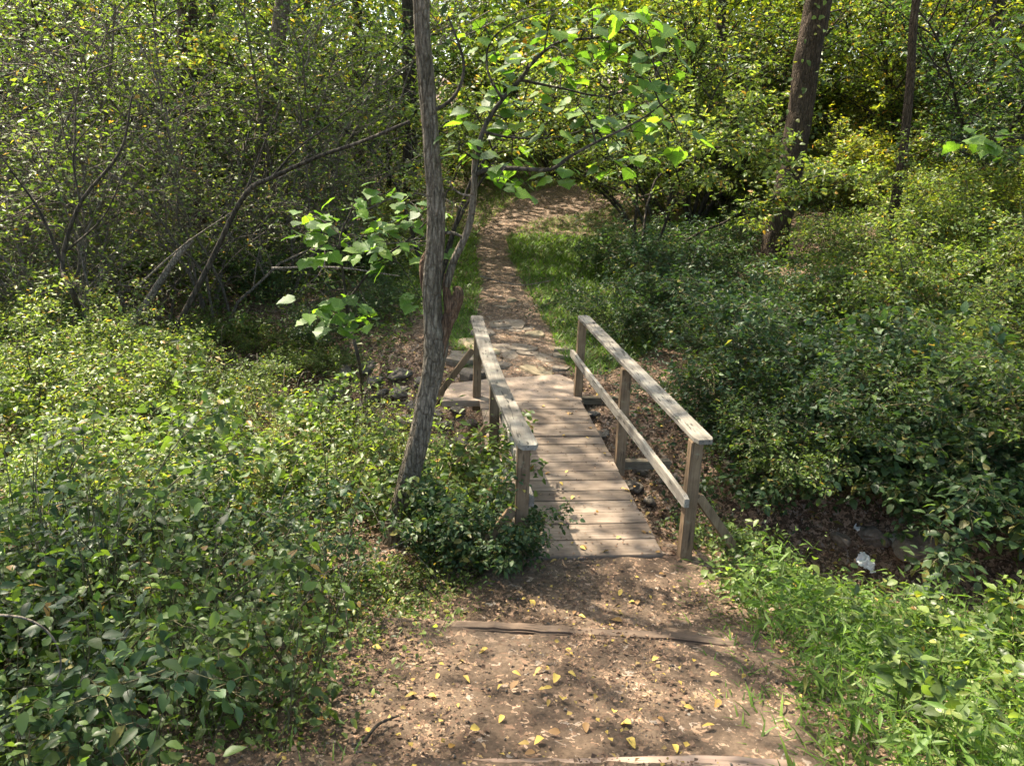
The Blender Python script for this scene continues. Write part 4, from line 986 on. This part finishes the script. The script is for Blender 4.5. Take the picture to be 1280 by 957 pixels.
# right mound, described by where they stand
for px, py, K_, s, lab in [
    (920, 568, KD, .95, 'low yellowish shrub arching over the creek just right of the near handrail end'),
    (975, 600, KM, .8, 'green shrub with trailing stems above the leaf-strewn creek bank'),
    (1045, 615, KR, .9, 'dark round-leaved shrub overhanging the creek above the white litter'),
    (1145, 608, KR, 1.15, 'dark shrub standing directly behind the pale lichened boulder'),
    (1225, 660, KR, 1.2, 'deep shaded shrub at the right edge above the goldenrod'),
    (1300, 640, KR, 1.3, 'dense dark shrub cut by the right edge of the view'),
    (935, 500, KD, 1.2, 'leafy shrub on the bank level with the middle of the right handrail'),
    (1020, 545, KD, 1.2, 'mid green shrub at the centre of the right thicket'),
    (1110, 560, KM, 1.25, 'arching shrub under the curved bare cane'),
    (1210, 560, KR, 1.35, 'shrub right of the curved bare cane'),
    (882, 440, KD, 1.1, 'dark shrub behind the middle of the right handrail'),
    (955, 445, KR, 1.0, 'shrub left of centre on the upper right bank'),
    (1060, 460, KM, 1.25, 'shrub crowning the middle of the right bank'),
    (1170, 470, KL, 1.2, 'light green shrub high on the right bank'),
    (1275, 480, KM, 1.4, 'shrub high on the bank at the right edge'),
    (1010, 400, KL, .45, 'pale shrub with upright shoots below the stout trunk'),
    (1110, 400, KM, 1.2, 'shrub below the thin crooked trunk'),
    (1215, 400, KL, 1.25, 'sunlit light green shrub near the right edge'),
    (925, 378, KM, .4, 'small shrub beside the low tree stump'),
    (778, 425, KD, .85, 'dark glossy shrub right behind the far end of the right handrail'),
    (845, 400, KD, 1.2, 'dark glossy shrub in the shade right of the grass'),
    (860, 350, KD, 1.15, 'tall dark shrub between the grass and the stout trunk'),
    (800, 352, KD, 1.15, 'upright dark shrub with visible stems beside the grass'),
    (905, 320, KD, .5, 'dark shrub just left of the foot of the stout trunk'),
    (1060, 330, KM, .8, 'shaded shrub right of the foot of the stout trunk'),
    (1130, 315, KL, 1.1, 'light shrub at the foot of the thin crooked trunk'),
    (1210, 320, KY, .9, 'yellow-green shrub right of the thin crooked trunk'),
    (1285, 340, KY, 1.0, 'yellow-green shrub at the right edge on the hillside')]:
    shrub(px, py, K_, s, lab)
for px, Yd, K_, s, lab in [
    (1000, 17.5, KL, 1.3, 'low light green shrub in the clearing behind the stout trunk'),
    (1085, 17.0, KY, 1.0, 'low yellow-green shrub behind and left of the thin crooked trunk'),
    (1160, 16.5, KL, 1.3, 'low light green shrub behind and right of the thin crooked trunk'),
    (1235, 16.0, KY, 1.1, 'low yellow-green shrub behind the dense green small tree'),
    (900, 19.0, KL, 1.4, 'light green shrub in the hollow left of the stout trunk'),
    (955, 21.0, KY, 1.2, 'yellow-green shrub deep behind the stout trunk'),
    (835, 21.0, KL, 1.4, 'light green shrub at the far right side of the grass'),
    (590, 25.5, KL, 1.5, 'light green shrub where the trail bends, left side'),
    (660, 29.0, KY, 1.3, 'yellow-green shrub beyond the bend of the trail')]:
    shrub(px, 200, K_, s, lab, Y=Yd)
# left of the bridge
for px, py, K_, s, lab in [
    (548, 712, KD2, .7, 'leafy bush at the foot of the forked tree'),
    (590, 700, KD2, 1.0, 'rounded leafy bush pressed against the near left bridge post'),
    (616, 712, KD2, .74, 'small bush spilling over the near left corner of the bridge'),
    (545, 640, KN, .8, 'bush behind the foot of the forked tree'),
    (580, 640, KN, 1.1, 'bright bush growing under the left handrail'),
    (895, 690, KN, .52, 'small dark-leaved bush at the near right bridge post'),
    (940, 700, KN, .50, 'small bush between the near right post and the grass'),
    (440, 640, KN, .95, 'leafy bush on the slope left of the forked tree'),
    (45, 905, KB, 1.3, 'dark broad-leaved bush in the lower left corner'),
    (150, 860, KB, 1.2, 'dark broad-leaved bush to the right of the corner one'),
    (60, 780, KB, 1.4, 'big dark bush where the pale vine curls, at the left edge'),
    (190, 760, KB, 1.3, 'dark bush above the lower left corner, second from the left edge'),
    (300, 790, KB, .8, 'bush at the left border of the dirt tread'),
    (340, 700, KB, .9, 'bush with backlit leaves up the slope from the dirt tread'),
    (110, 650, KN, 1.5, 'tall bush on the left slope above the pale vine'),
    (240, 655, KN, 1.35, 'bush in the middle of the left slope'),
    (405, 468, KM, .5, 'low bush on the creek bank left of the grey rocks'),
    (350, 480, KN, 1.0, 'leafy clump between the sunlit slope and the shaded creek bank'),
    (505, 742, KN, .42, 'low bush between the forked tree and the middle step timber'),
    (440, 790, KN, .40, 'low leafy clump at the left end of the middle step timber'),
    (25, 455, KL, .75, 'pale-leaved bush at the left edge below the twiggy shrubs'),
    (30, 560, KL, .85, 'tall pale-leaved bush at the left edge above the sunlit ones'),
    (125, 500, KL, .7, 'pale-leaved bush below the dark crooked bare stem'),
    (225, 560, KL, .48, 'pale-leaved bush in the middle of the sunlit slope'),
    (325, 620, KL, .36, 'small pale-leaved bush on the slope beside the dirt tread'),
    (65, 700, KL, .62, 'pale-leaved bush just above the curling pale vine'),
    (20, 600, KN, 1.5, 'sunlit bush at the left edge halfway up'),
    (130, 560, KN, 1.5, 'sunlit bush among the sunlit slope plants'),
    (350, 570, KN, 1.1, 'sunlit bush left of the creek rocks'),
    (270, 520, KM, .55, 'light bush in front of the bare multi-stemmed shrub'),
    (455, 745, KN, .5, 'low bush in front of the forked tree by the path'),
    (410, 600, KN, .9, 'bush upslope of the forked tree')]:
    shrub(px, py, K_, s, lab, name='bush', cat='bush')
# left thicket
for px, py, K_, s, lab in [
    (185, 455, KT, .95, 'bare multi-stemmed shrub with sparse yellowing leaves left of centre'),
    (90, 440, KT, .90, 'twiggy shrub with dark forked stems near the left edge'),
    (20, 420, KT, 1.0, 'twiggy yellow-leaved shrub cut by the left edge'),
    (270, 400, KT, 1.0, 'tall twiggy shrub left of the dark arching branch'),
    (360, 370, KT, .9, 'twiggy shrub in the shade left of the sapling'),
    (140, 345, KT, 1.3, 'tall thin-branched shrub far back at upper left'),
    (420, 330, KT, 1.1, 'grey twiggy shrub behind the broad-leaved sapling'),
    (0, 340, KT, 1.4, 'tall twiggy shrub far back at the left edge'),
    (300, 335, KT, 1.4, 'tall twiggy shrub in front of the pale leaning trunk')]:
    shrub(px, py, K_, s, lab, name='twiggy_shrub')
for px, py, K_, s, lab in [
    (470, 330, KM, 1.0, 'leafy shrub left of the trail behind the sapling'),
    (510, 300, KL, 1.0, 'light green shrub directly behind the forked trunk'),
    (400, 350, KD, 1.0, 'shaded shrub on the far bank below the sapling'),
    (320, 370, KD, .9, 'shaded shrub beneath the arching dark branch'),
    (230, 360, KM, 1.1, 'shrub behind the bare multi-stemmed shrub'),
    (110, 370, KD, 1.1, 'shaded shrub behind the forked bare stems'),
    (30, 380, KM, 1.1, 'shaded shrub at the left edge behind the twigs'),
    (470, 400, KD, .55, 'low dark shrub on the creek bank below the sapling'),
    (390, 430, KD, .6, 'low dark shrub left of the creek rocks'),
    (300, 440, KM, .6, 'low shrub at the edge of the sunlit plants'),
    (250, 440, KN, 1.3, 'leafy clump among the bare stems'),
    (60, 480, KN, 1.3, 'leafy clump below the forked bare stems')]:
    shrub(px, py, K_, s, lab)

# understorey trees with thin trunks and leaves down to eye height
KU = {}
for key, mt, sz, pm in (('bright', 'leaf_light', .10, 22), ('yellow', 'leaf_yellow', .10, 20), ('mid', 'leaf_mid', .09, 24), ('dark', 'leaf_dark', .10, 24)):
    KU[key] = [plant_kind(rk, mt, sz, pm, TD, (.0, .9), 'bark_dark', stems=5, height=5.0, spread=.55, lv2=13, lv3=7, r0=.045, arch=.45, base_r=.2, l2=.42, l3=.5, start={'bright': .34, 'yellow': .16, 'mid': .2, 'dark': .12}[key]) for _ in range(2)]
KU['high'] = [plant_kind(rk, 'leaf_light', .105, 26, TM, (.1, .9), 'bark_dark', stems=4, height=5.6, spread=.6, lv2=13, lv3=8, r0=.04, arch=.5, base_r=.15, l2=.42, l3=.5, start=.46) for _ in range(2)]
UT = [(806, 14.2, 'high', .85, 'bright-leaved small tree arching over the grass behind the broad leaves'),
      (545, 14.5, 'high', 1.0, 'bright-leaved small tree on the far bank behind the forked trunk'),
      (862, 18.5, 'bright', 1.05, 'bright green small tree overhanging the trail behind the broad leaves'),
      (880, 18.5, 'bright', 1.1, 'bright green small tree left of the stout trunk'),
      (700, 26, 'bright', 1.2, 'pale green tree above the bend of the trail'),
      (960, 19, 'mid', 1.1, 'green small tree behind the stout trunk'),
      (1060, 21, 'yellow', 1.15, 'yellow backlit small tree between the stout and the crooked trunk'),
      (1110, 18, 'mid', 1.0, 'dark green small tree behind the crooked trunk'),
      (1180, 17, 'yellow', .9, 'yellow-green small tree right of the crooked trunk'),
      (1240, 15, 'dark', .95, 'dense green small tree at upper right'),
      (1310, 14, 'mid', 1.0, 'small tree cut by the right edge of the view'),
      (556, 26, 'bright', 1.1, 'small tree behind the forked trunk'),
      (630, 30, 'yellow', 1.3, 'yellowish small tree far behind the branch fork'),
      (480, 21, 'mid', 1.0, 'small sunlit tree left of the dark trunk'),
      (400, 19, 'mid', 1.0, 'small tree right of the pale leaning trunk'),
      (290, 18, 'mid', 1.05, 'small tree left of the pale leaning trunk'),
      (190, 18, 'mid', 1.0, 'small loose-leaved tree at upper left'),
      (90, 17, 'mid', 1.0, 'small green tree near the upper left corner'),
      (-20, 15, 'mid', 1.0, 'small tree cut by the left edge of the view'),
      (828, 16.5, 'bright', .85, 'bright green small tree in front of the dark shrubs by the grass'),
      (900, 22, 'bright', 1.1, 'light green small tree just left of the stout trunk'),
      (1030, 20, 'yellow', 1.1, 'yellow small tree glowing right behind the stout trunk'),
      (340, 22, 'yellow', 1.2, 'sunlit small tree far behind the pale leaning trunk'),
      (130, 22, 'mid', 1.3, 'tall small tree far back at upper left'),
      (740, 33, 'bright', 1.5, 'pale small tree far beyond the bend of the trail'),
      (820, 22, 'dark', 1.2, 'dark small tree behind the shrubs at the end of the trail')]
for px, Yd, key, s, lab in UT:
    p = aty(px, 200, Yd); z = float(h(p[0], p[1])); put_plant('understorey_tree', KU[key][rk.integers(2)], (p[0], p[1], z-.05), lab, 'tree', None, rk.random()*6.28, s)

# far woodland: reads as one mass
rf = np.random.default_rng(61)
for nm, mt, N, lab in (('far_woodland', 'leaf_mid', 2300, 'green woodland filling the distance'), ('far_woodland', 'leaf_yellow', 1700, 'sunlit yellow-green foliage in the distant woodland'), ('far_woodland', 'leaf_dark', 900, 'dark foliage low in the distant woodland')):
    Yd = rf.uniform(19, 48, N); xx = rf.uniform(-1, 1, N)*(Yd*.78+3)
    zz = h(xx, Yd)+rf.uniform(.2, 1, N)*np.where(mt == 'leaf_dark', 5.0, 1)*(1 if mt == 'leaf_dark' else 1)
    if mt != 'leaf_dark': zz = h(xx, Yd)+rf.uniform(.3, 1, N)*(4+Yd*.22)
    if mt == 'leaf_yellow': xx = np.where(rf.random(N) < .6, np.abs(xx), xx)
    td = trail_dist(xx, Yd); k = (td > 1.6) | (zz > 4.5); xx, Yd, zz = xx[k], Yd[k], zz[k]
    n = len(xx); m_ = 46
    P = np.repeat(np.stack([xx, Yd, zz], -1), m_, 0)+rf.normal(0, 1, (n*m_, 3))*np.array([.75, .75, .38])
    d = rf.normal(0, 1, (n*m_, 3)); d[:, 2] = d[:, 2]*.5-.3; nv = np.array([0, -.15, 1.])+rf.normal(0, .5, (n*m_, 3))
    tn_ = np.clip(np.repeat(rf.random(n), m_)*.5+rf.random(n*m_)*.5, 0, 1)
    V, T, L = place(TD, P, d, nv, rf.uniform(.13, .27, n*m_)*np.repeat(.5+Yd/40, m_), tn_, rf); link(nm, mesh_np(nm, V, T, mt, L), kind='stuff', label=lab)
# far trunks, a mass of thin dark stems
tb = []
for k in range(60):
    Yd = rf.uniform(26, 50); x = rf.uniform(-.75, .75)*Yd; z = float(h(x, Yd)); l = rf.normal(0, .06, 2); r_ = rf.uniform(.07, .22)
    tb.append((np.array([(x, Yd, z-.2), (x+l[0]*6+rf.normal(0, .1), Yd, z+6), (x+l[0]*14, Yd, z+14)]), np.array([r_, r_*.8, r_*.5]), 7))
V, T, L = cat_([tube(p, r, s, cap=False) for p, r, s in tb]); link('far_trunks', mesh_np('far_trunks', V, T, 'bark_dark', None, True), kind='stuff', label='dark trunks massed in the distant woodland')

# ================================================================= SINGLE FEATURES
def wood_thing(name, pts, r, mat, label, cat, sub=None, n=30, sides=8, amp=.15):
    b = np.array(pts[0]); t = empty(name, tuple(b), label, cat)
    P = smoothline(np.array(pts)-b, n); V, T, L = tube(P, np.linspace(r[0], r[1], n), sides, rfun=bark_r(b[0], amp, 6)); link('stem', mesh_np('stem', V, T, mat, None, True), t)
    for q, rr in (sub or []):
        q = smoothline(np.array(q)-b, 14); V, T, L = tube(q, np.linspace(rr[0], rr[1], 14), 5); link('side_branch', mesh_np('side_branch', V, T, mat, None, True), t)
    return t
A = lambda *a: aty(*a)
wood_thing('dead_branch', [A(215, 420, 9.2), A(262, 330, 9.2), A(305, 245, 9.1), A(340, 222, 9.0), A(400, 195, 8.9), A(450, 178, 8.8), A(512, 152, 8.7)], (.035, .016), 'bark_dark', 'long dark bare branch arching right behind the sapling', 'branch',
           [([A(305, 245, 9.1), A(330, 180, 9.1), A(352, 130, 9.1)], (.014, .004)), ([A(340, 222, 9.), A(372, 186, 9.), A(420, 150, 9.), A(470, 105, 9.)], (.016, .004)), ([A(262, 330, 9.2), A(290, 300, 9.1), A(360, 288, 9.1)], (.012, .004)), ([A(400, 195, 8.9), A(440, 205, 8.9), A(466, 240, 8.9)], (.008, .003))])
wood_thing('bare_sapling', [onground(106, 432), A(96, 380, 8.4), A(78, 330, 8.4), A(100, 255, 8.4), A(150, 190, 8.4), A(165, 120, 8.4)], (.035, .008), 'bark_dark', 'dark crooked bare stem rising from sunlit plants near the left edge', 'sapling',
           [([A(78, 330, 8.4), A(50, 265, 8.4), A(15, 215, 8.4), A(-10, 180, 8.4)], (.02, .006)), ([A(100, 255, 8.4), A(92, 190, 8.4), A(120, 150, 8.4)], (.012, .004)), ([A(78, 318, 8.4), A(130, 270, 8.4), A(160, 200, 8.4)], (.014, .005))])
wood_thing('fallen_log', [A(150, 430, 9.6), A(215, 330, 9.6), A(240, 300, 9.6)], (.05, .03), 'twig', 'pale dead stem leaning among the bare shrubs', 'log', None)
for i, (p0, p1, lab) in enumerate([((170, 360), (290, 265), 'pale dead stick slanting above the sunlit plants'), ((340, 335), (500, 345), 'thin dead branch lying level behind the sapling')]):
    a = A(*p0, 8.5); b = A(*p1, 8.4); wood_thing('dead_stick', [a, (a+b)/2+np.array([0, 0, .05]), b], (.014, .005), 'twig', lab, 'stick')
wood_thing('bare_cane', [A(1175, 500, 8.3), A(1200, 480, 8.2), A(1228, 459, 8.1), A(1255, 453, 8.0), A(1290, 458, 7.9)], (.011, .004), 'twig', 'curved bare cane arching out of the right thicket', 'cane', [([A(1226, 461, 8.1), A(1232, 440, 8.1), A(1236, 425, 8.1)], (.004, .002))])
wood_thing('vine', [A(0, 768, 2.1), A(30, 772, 2.1), A(55, 785, 2.1), A(72, 808, 2.1), A(76, 835, 2.1), A(70, 852, 2.1)], (.0042, .0022), 'twig', 'thin pale vine curling over dark leaves at lower left', 'vine', n=40)
wood_thing('fallen_twig', [A(600, 345, 12.0)*1, A(625, 352, 12.2), A(655, 356, 12.2), A(692, 350, 12.4)], (.012, .006), 'twig', 'thin pale twig hanging across the far trail', 'twig')
a = onground(455, 945)
a[2] = float(h_step(a[0], a[1]))+.02; wood_thing('fallen_twig', [a, a+np.array([.05, .10, .01]), a+np.array([.13, .17, .0])], (.009, .004), 'bark_dark', 'short dark twig lying on the dirt at lower left', 'twig')

# low sawn stump on the right bank
p = onground(893, 352); z = float(h(p[0], p[1]))
bm = bmesh.new(); rr = np.random.default_rng(3); n = 16; rings = []
for zz, k in ((0, 1.15), (.22, 1.0), (.235, .97)): rings.append([bm.verts.new((.15*k*(1+.08*math.sin(3*i*6.283/n)+.0*i)*math.cos(i*6.283/n), .15*k*math.sin(i*6.283/n), zz)) for i in range(n)])
for r1, r2 in zip(rings[:-1], rings[1:]):
    for i in range(n): bm.faces.new((r1[i], r1[(i+1) % n], r2[(i+1) % n], r2[i]))
bm.faces.new(rings[-1]); me = bpy.data.meshes.new('tree_stump'); bm.to_mesh(me); bm.free(); me.materials.append(M['timber_dark'])
o = link('tree_stump', me, None, 'low sawn tree stump among shrubs right of the grass', 'stump'); o.location = (p[0], p[1], z+.02)

# creek rocks
rr = np.random.default_rng(9)
rocks = [stone_mesh('creek_rock', rr, 1, .8, .5, 'rock', flat=False) for _ in range(5)]
RK = [(470, 500, .42), (500, 492, .38), (455, 520, .36), (520, 508, .30), (485, 535, .34), (440, 545, .4), (545, 520, .28), (560, 535, .3), (580, 552, .34), (560, 560, .28), (448, 512, .45), (478, 548, .42), (512, 530, .4), (540, 500, .42), (430, 470, .4), (460, 462, .36), (410, 500, .42), (590, 530, .25), (500, 470, .45), (470, 478, .35), (530, 480, .4), (425, 490, .3), (410, 515, .3), (575, 515, .26), (600, 572, .25), (740, 520, .24), (750, 545, .22), (790, 610, .28), (812, 628, .22), (800, 590, .2), (835, 600, .22)]
ROCKS = []
for i, (px, py, s) in enumerate(RK):
    p = onground(px, py); o = link('creek_rock', rocks[i % 5], None, 'angular grey rock lying in the creek bed under and beside the bridge', 'rock', 'grey rocks in the creek bed')
    o.location = (p[0], p[1], float(h(p[0], p[1]))+.04*s); o.rotation_euler = (rr.normal(0, .2), rr.normal(0, .2), rr.random()*6.28); o.scale = (s, s*rr.uniform(.7, 1.1), s*rr.uniform(.7, 1.1)); ROCKS.append((px, py, o))
for px, py, s, mt, lab in [(1150, 698, .55, 'flag', 'brown boulder behind the green plants at the right creek bank'), (1124, 684, .24, 'lichen_rock', 'pale lichened stone leaning on the brown boulder'), (1050, 678, .22, 'flag', 'small brown stone in the leaf litter by the creek'), (1092, 676, .30, 'rock', 'flat dark stone between the white scrap and the pale stone'), (1190, 712, .2, 'flag', 'small reddish stone right of the brown boulder')]:
    p = onground(px, py); me = stone_mesh('boulder', rr, 1, .8, .75, mt, flat=False); o = link('boulder', me, None, lab, 'rock'); o.location = (p[0], p[1], float(h(p[0], p[1]))+.15*s); o.scale = (s, s, s*.85); o.rotation_euler = (0, 0, rr.random()*6)

# crumpled litter
def crumple(name, wd, ht, seed, label, cat, p, rot):
    r_ = np.random.default_rng(seed); n = 14; xs = np.linspace(-.5, .5, n); X, Y = np.meshgrid(xs, xs)
    Z = .75*fbm(X*5+seed, Y*5, 3)+.25*np.abs(np.sin(X*11+Y*7)); keep = (np.abs(X)+np.abs(Y)*.8+.25*fbm(X*5, Y*5)) < .62
    V = np.stack([X*wd*(1+.2*Y), Y*ht, Z*wd*.6], -1).reshape(-1, 3); F = []
    for i in range(n-1):
        for j in range(n-1):
            if keep[i, j]: F += [(i*n+j, i*n+j+1, (i+1)*n+j+1), (i*n+j, (i+1)*n+j+1, (i+1)*n+j)]
    me = mesh_np(name, V, np.array(F), 'foil'); o = link(name, me, None, label, cat); o.location = tuple(p); o.rotation_euler = rot; return o
p = onground(1078, 724); crumple('crumpled_wrapper', .17, .20, 2, 'crumpled white plastic wrapper lying at the edge of the grass', 'litter', (p[0], p[1], float(h(p[0], p[1]))+.16), (.7, .1, .4))
p = onground(1070, 668); crumple('paper_scrap', .09, .08, 5, 'small white scrap in the leaf litter above the wrapper', 'litter', (p[0], p[1], float(h(p[0], p[1]))+.05), (.5, 0, 1.0))

# vine leaves climbing the stout trunk
rv = np.random.default_rng(71); n = 90
P0 = [aty(px, py, 14.0) for px, py in [(972, 285), (985, 225), (1000, 140), (1012, 60), (1024, -5)]]; f = rv.random(n)*4*.999
pos = np.array([P0[int(q)]*(1-q % 1)+P0[int(q)+1]*(q % 1) for q in f]); a = rv.uniform(math.pi*1.0, math.pi*2.0, n)
pos = pos+np.stack([np.cos(a)*.30, np.sin(a)*.30, rv.normal(0, .05, n)], -1)
V, T, L = place(TO, pos-bigb, np.stack([rv.normal(0, .5, n), np.full(n, -.5), rv.normal(-.4, .3, n)], -1), np.stack([rv.normal(0, .3, n), np.full(n, -1.), np.full(n, .8)], -1), rv.uniform(.06, .13, n), rv.uniform(.2, .9, n), rv)
link('vine_leaves', mesh_np('vine_leaves', V, T, 'leaf_mid', L), big, kind='stuff')

# tall broad-leaved weeds at lower right
KW = [plant_kind(rk, 'leaf_light', .10, 30, TO, (.0, .6), stems=4, height=.62, spread=.25, lv2=5, lv3=1, r0=.006, arch=.3, base_r=.05, l2=.3, start=.2) for _ in range(2)]
for px, py, s, lab in [(1120, 905, .85, 'tall broad-leaved weed standing in the grass at lower right'), (1200, 850, .8, 'broad-leaved weed right of the tallest one'), (1150, 790, .7, 'leafy weed behind the tall broad-leaved one'), (1250, 800, .85, 'leafy weed near the right edge above the grass'), (1060, 800, .5, 'small weed standing alone in the grass'), (1270, 900, .7, 'weed in the lower right corner')]:
    shrub(px, py, KW, s, lab, name='weed', cat='weed')
# goldenrod spike
gb = onground(1276, 760); top = aty(1268, 640, gb[1]); g = empty('goldenrod', tuple(gb), 'goldenrod stalk with a yellow tip at the right edge', 'flower')
link('stem', tubes_mesh('stem', [(smoothline([gb-gb, (top-gb)*.5+np.array([.02, 0, 0]), top-gb], 10), np.linspace(.004, .002, 10), 5)], 'stem'), g)
n = 60; f = rv.random(n); pos = (top-gb)[None]*f[:, None]; a = rv.random(n)*6.28
V, T, L = place(T_diamond(.2, .03), pos, np.stack([np.cos(a), np.sin(a), np.full(n, .5)], -1), np.tile([0, 0, 1.], (n, 1)), .09*(1.1-f*.6), rv.uniform(.2, .7, n), rv); link('leaves', mesh_np('leaves', V, T, 'leaf_light', L), g)
n = 120; pos = (top-gb)[None]+rv.normal(0, 1, (n, 3))*np.array([.02, .02, .035]); V, T, L = place(TD, pos, rv.normal(0, 1, (n, 3)), rv.normal(0, 1, (n, 3)), np.full(n, .018), np.full(n, .4), rv); link('blossom', mesh_np('blossom', V, T, 'fallen', L), g)

# ---------------------------------------------------------------- fallen yellow leaves
FL = []
for k in range(6):
    Vt, Ft = T_ovate(.40+.05*k, .06+.05*(k % 3), .1+.2*(k % 2)); lc = np.zeros((len(Vt), 4), np.float32); lc[:, 0] = [.05, .3, .5, .8, .97, .2][k]; lc[:, 1] = [.4, .7, .2, .3, .3, .9][k]; lc[:, 3] = 1
    FL.append(mesh_np('fallen_leaf', Vt, Ft, 'fallen', lc, False))
c7 = [(693, 253), (820, 285), (945, 243), (990, 260), (1000, 355), (875, 355), (793, 395), (560, 398), (430, 465), (500, 472), (355, 488), (370, 525), (725, 448), (768, 468), (640, 460), (612, 497), (755, 505), (800, 460), (745, 540), (785, 542), (635, 510), (850, 605), (980, 610), (1130, 560), (1207, 472), (1218, 612), (970, 650), (1055, 590), (218, 628), (80, 600), (240, 388), (367, 352), (495, 298), (615, 585), (730, 650), (778, 635), (460, 680), (705, 690), (1160, 425), (1235, 540), (930, 578), (1100, 668), (1040, 430), (690, 668), (520, 625), (1215, 362), (1025, 330), (955, 315), (985, 350), (1006, 350), (570, 392), (400, 530), (830, 300), (998, 268), (770, 140), (700, 92), (1060, 180)]
c1 = [(535, 850), (565, 855), (660, 875), (800, 815), (797, 742), (835, 880), (700, 662), (735, 700), (745, 657), (520, 600), (460, 607), (520, 400), (510, 480), (590, 490), (540, 687), (615, 735), (505, 788), (490, 640), (430, 770), (685, 832), (770, 805), (600, 455), (440, 380), (655, 485), (560, 860), (640, 540), (712, 665), (528, 405), (500, 480)]
ry = np.random.default_rng(15)
def drop(px, py, zf, lab, grp, smin=.04, smax=.075):
    d = ray(px, py); p = atz(px, py, .0)
    for _ in range(6): p = atz(px, py, zf(p[0], p[1]))
    o = link('fallen_leaf', FL[ry.integers(6)], None, lab, 'leaf', grp); o.location = (p[0], p[1], zf(p[0], p[1])+.012); s = ry.uniform(smin, smax)
    o.scale = (s, s, s); o.rotation_euler = (ry.normal(0, .22), ry.normal(0, .22), ry.random()*6.28)
    LEAVES.append((px, py, o))
LEAVES = []
for cx, cy in c7: drop(360+cx*.4375, 640+cy*.4372, lambda x, y: float(h_step(x, y))+.012, 'yellow fallen leaf lying on the dirt path in front of the bridge', 'yellow leaves on the dirt path')
for cx, cy in c1: drop(520+cx*.3656, 370+cy*.3656, lambda x, y: .0, 'yellow fallen leaf lying on the bridge planks', 'yellow leaves on the bridge planks', .035, .07)

ORD = ['leftmost', 'second from left', 'third from left', 'fourth from left', 'fifth from left', 'sixth from left', 'seventh from left', 'eighth from left', 'ninth from left', 'tenth from left', 'eleventh from left', 'twelfth from left', 'thirteenth from left', 'fourteenth from left']
def name_rows(items, keyf, fmt):
    rows = {}
    for it in items: rows.setdefault(keyf(it), []).append(it)
    for k, v in rows.items():
        v.sort(key=lambda q: q[0])
        for i, it in enumerate(v):
            if len(v) == 1: it[2]['label'] = fmt % ('the only one', k)
            else: it[2]['label'] = fmt % ('rightmost' if i == len(v)-1 else ORD[i], k)
def path_row(it):
    y = it[1]
    if y < 700: return 'against the bridge edge'
    if y < 755: return 'on the tread nearest the bridge'
    if y < 790: return 'beside the middle step timber'
    for lim, t in ((828, 'just below the middle step timber'), (852, 'across the near tread, upper band'), (876, 'across the near tread, middle band'), (905, 'across the near tread, lower band')):
        if y < lim: return t
    return 'near the bottom step timber'
name_rows([l for l in LEAVES if 'dirt' in l[2]['group']], path_row, 'yellow leaf %s among those %s')
NUM = ['nearest', 'second', 'third', 'fourth', 'fifth', 'sixth', 'seventh', 'eighth', 'ninth', 'tenth', 'eleventh', 'twelfth', 'thirteenth', 'fourteenth', 'fifteenth', 'sixteenth', 'seventeenth']
def plank_row(it):
    k = sum(1 for v in PLY[1:] if it[1] < v)
    return ('nearest bridge plank' if k == 0 else '%s bridge plank from the near end' % NUM[min(k, 15)])
name_rows([l for l in LEAVES if 'planks' in l[2]['group']], plank_row, 'small yellow leaf, %s on the %s')
def rock_row(it):
    x, y = it[0], it[1]
    if x > 700: return 'below the right handrail' if y > 570 else 'beyond the middle right post'
    if x < 490: return 'at the upper left of the pile' if y < 490 else 'left of the forked trunk' if y < 514 else 'at the lower left of the pile'
    return 'behind the forked trunk' if y < 515 else 'under the left side of the bridge'
name_rows(ROCKS, rock_row, 'grey creek rock, %s of those %s')

tot = sum(sum(len(p.vertices)-2 for p in m.polygons) for m in bpy.data.meshes if m.users and len(m.polygons) < 60000) + sum(len(m.polygons) for m in bpy.data.meshes if m.users and len(m.polygons) >= 60000)
open('/tmp/tris.txt', 'w').write(str(tot)) if False else None
print('UNIQUE TRIS', tot, 'objects', len(bpy.data.objects))
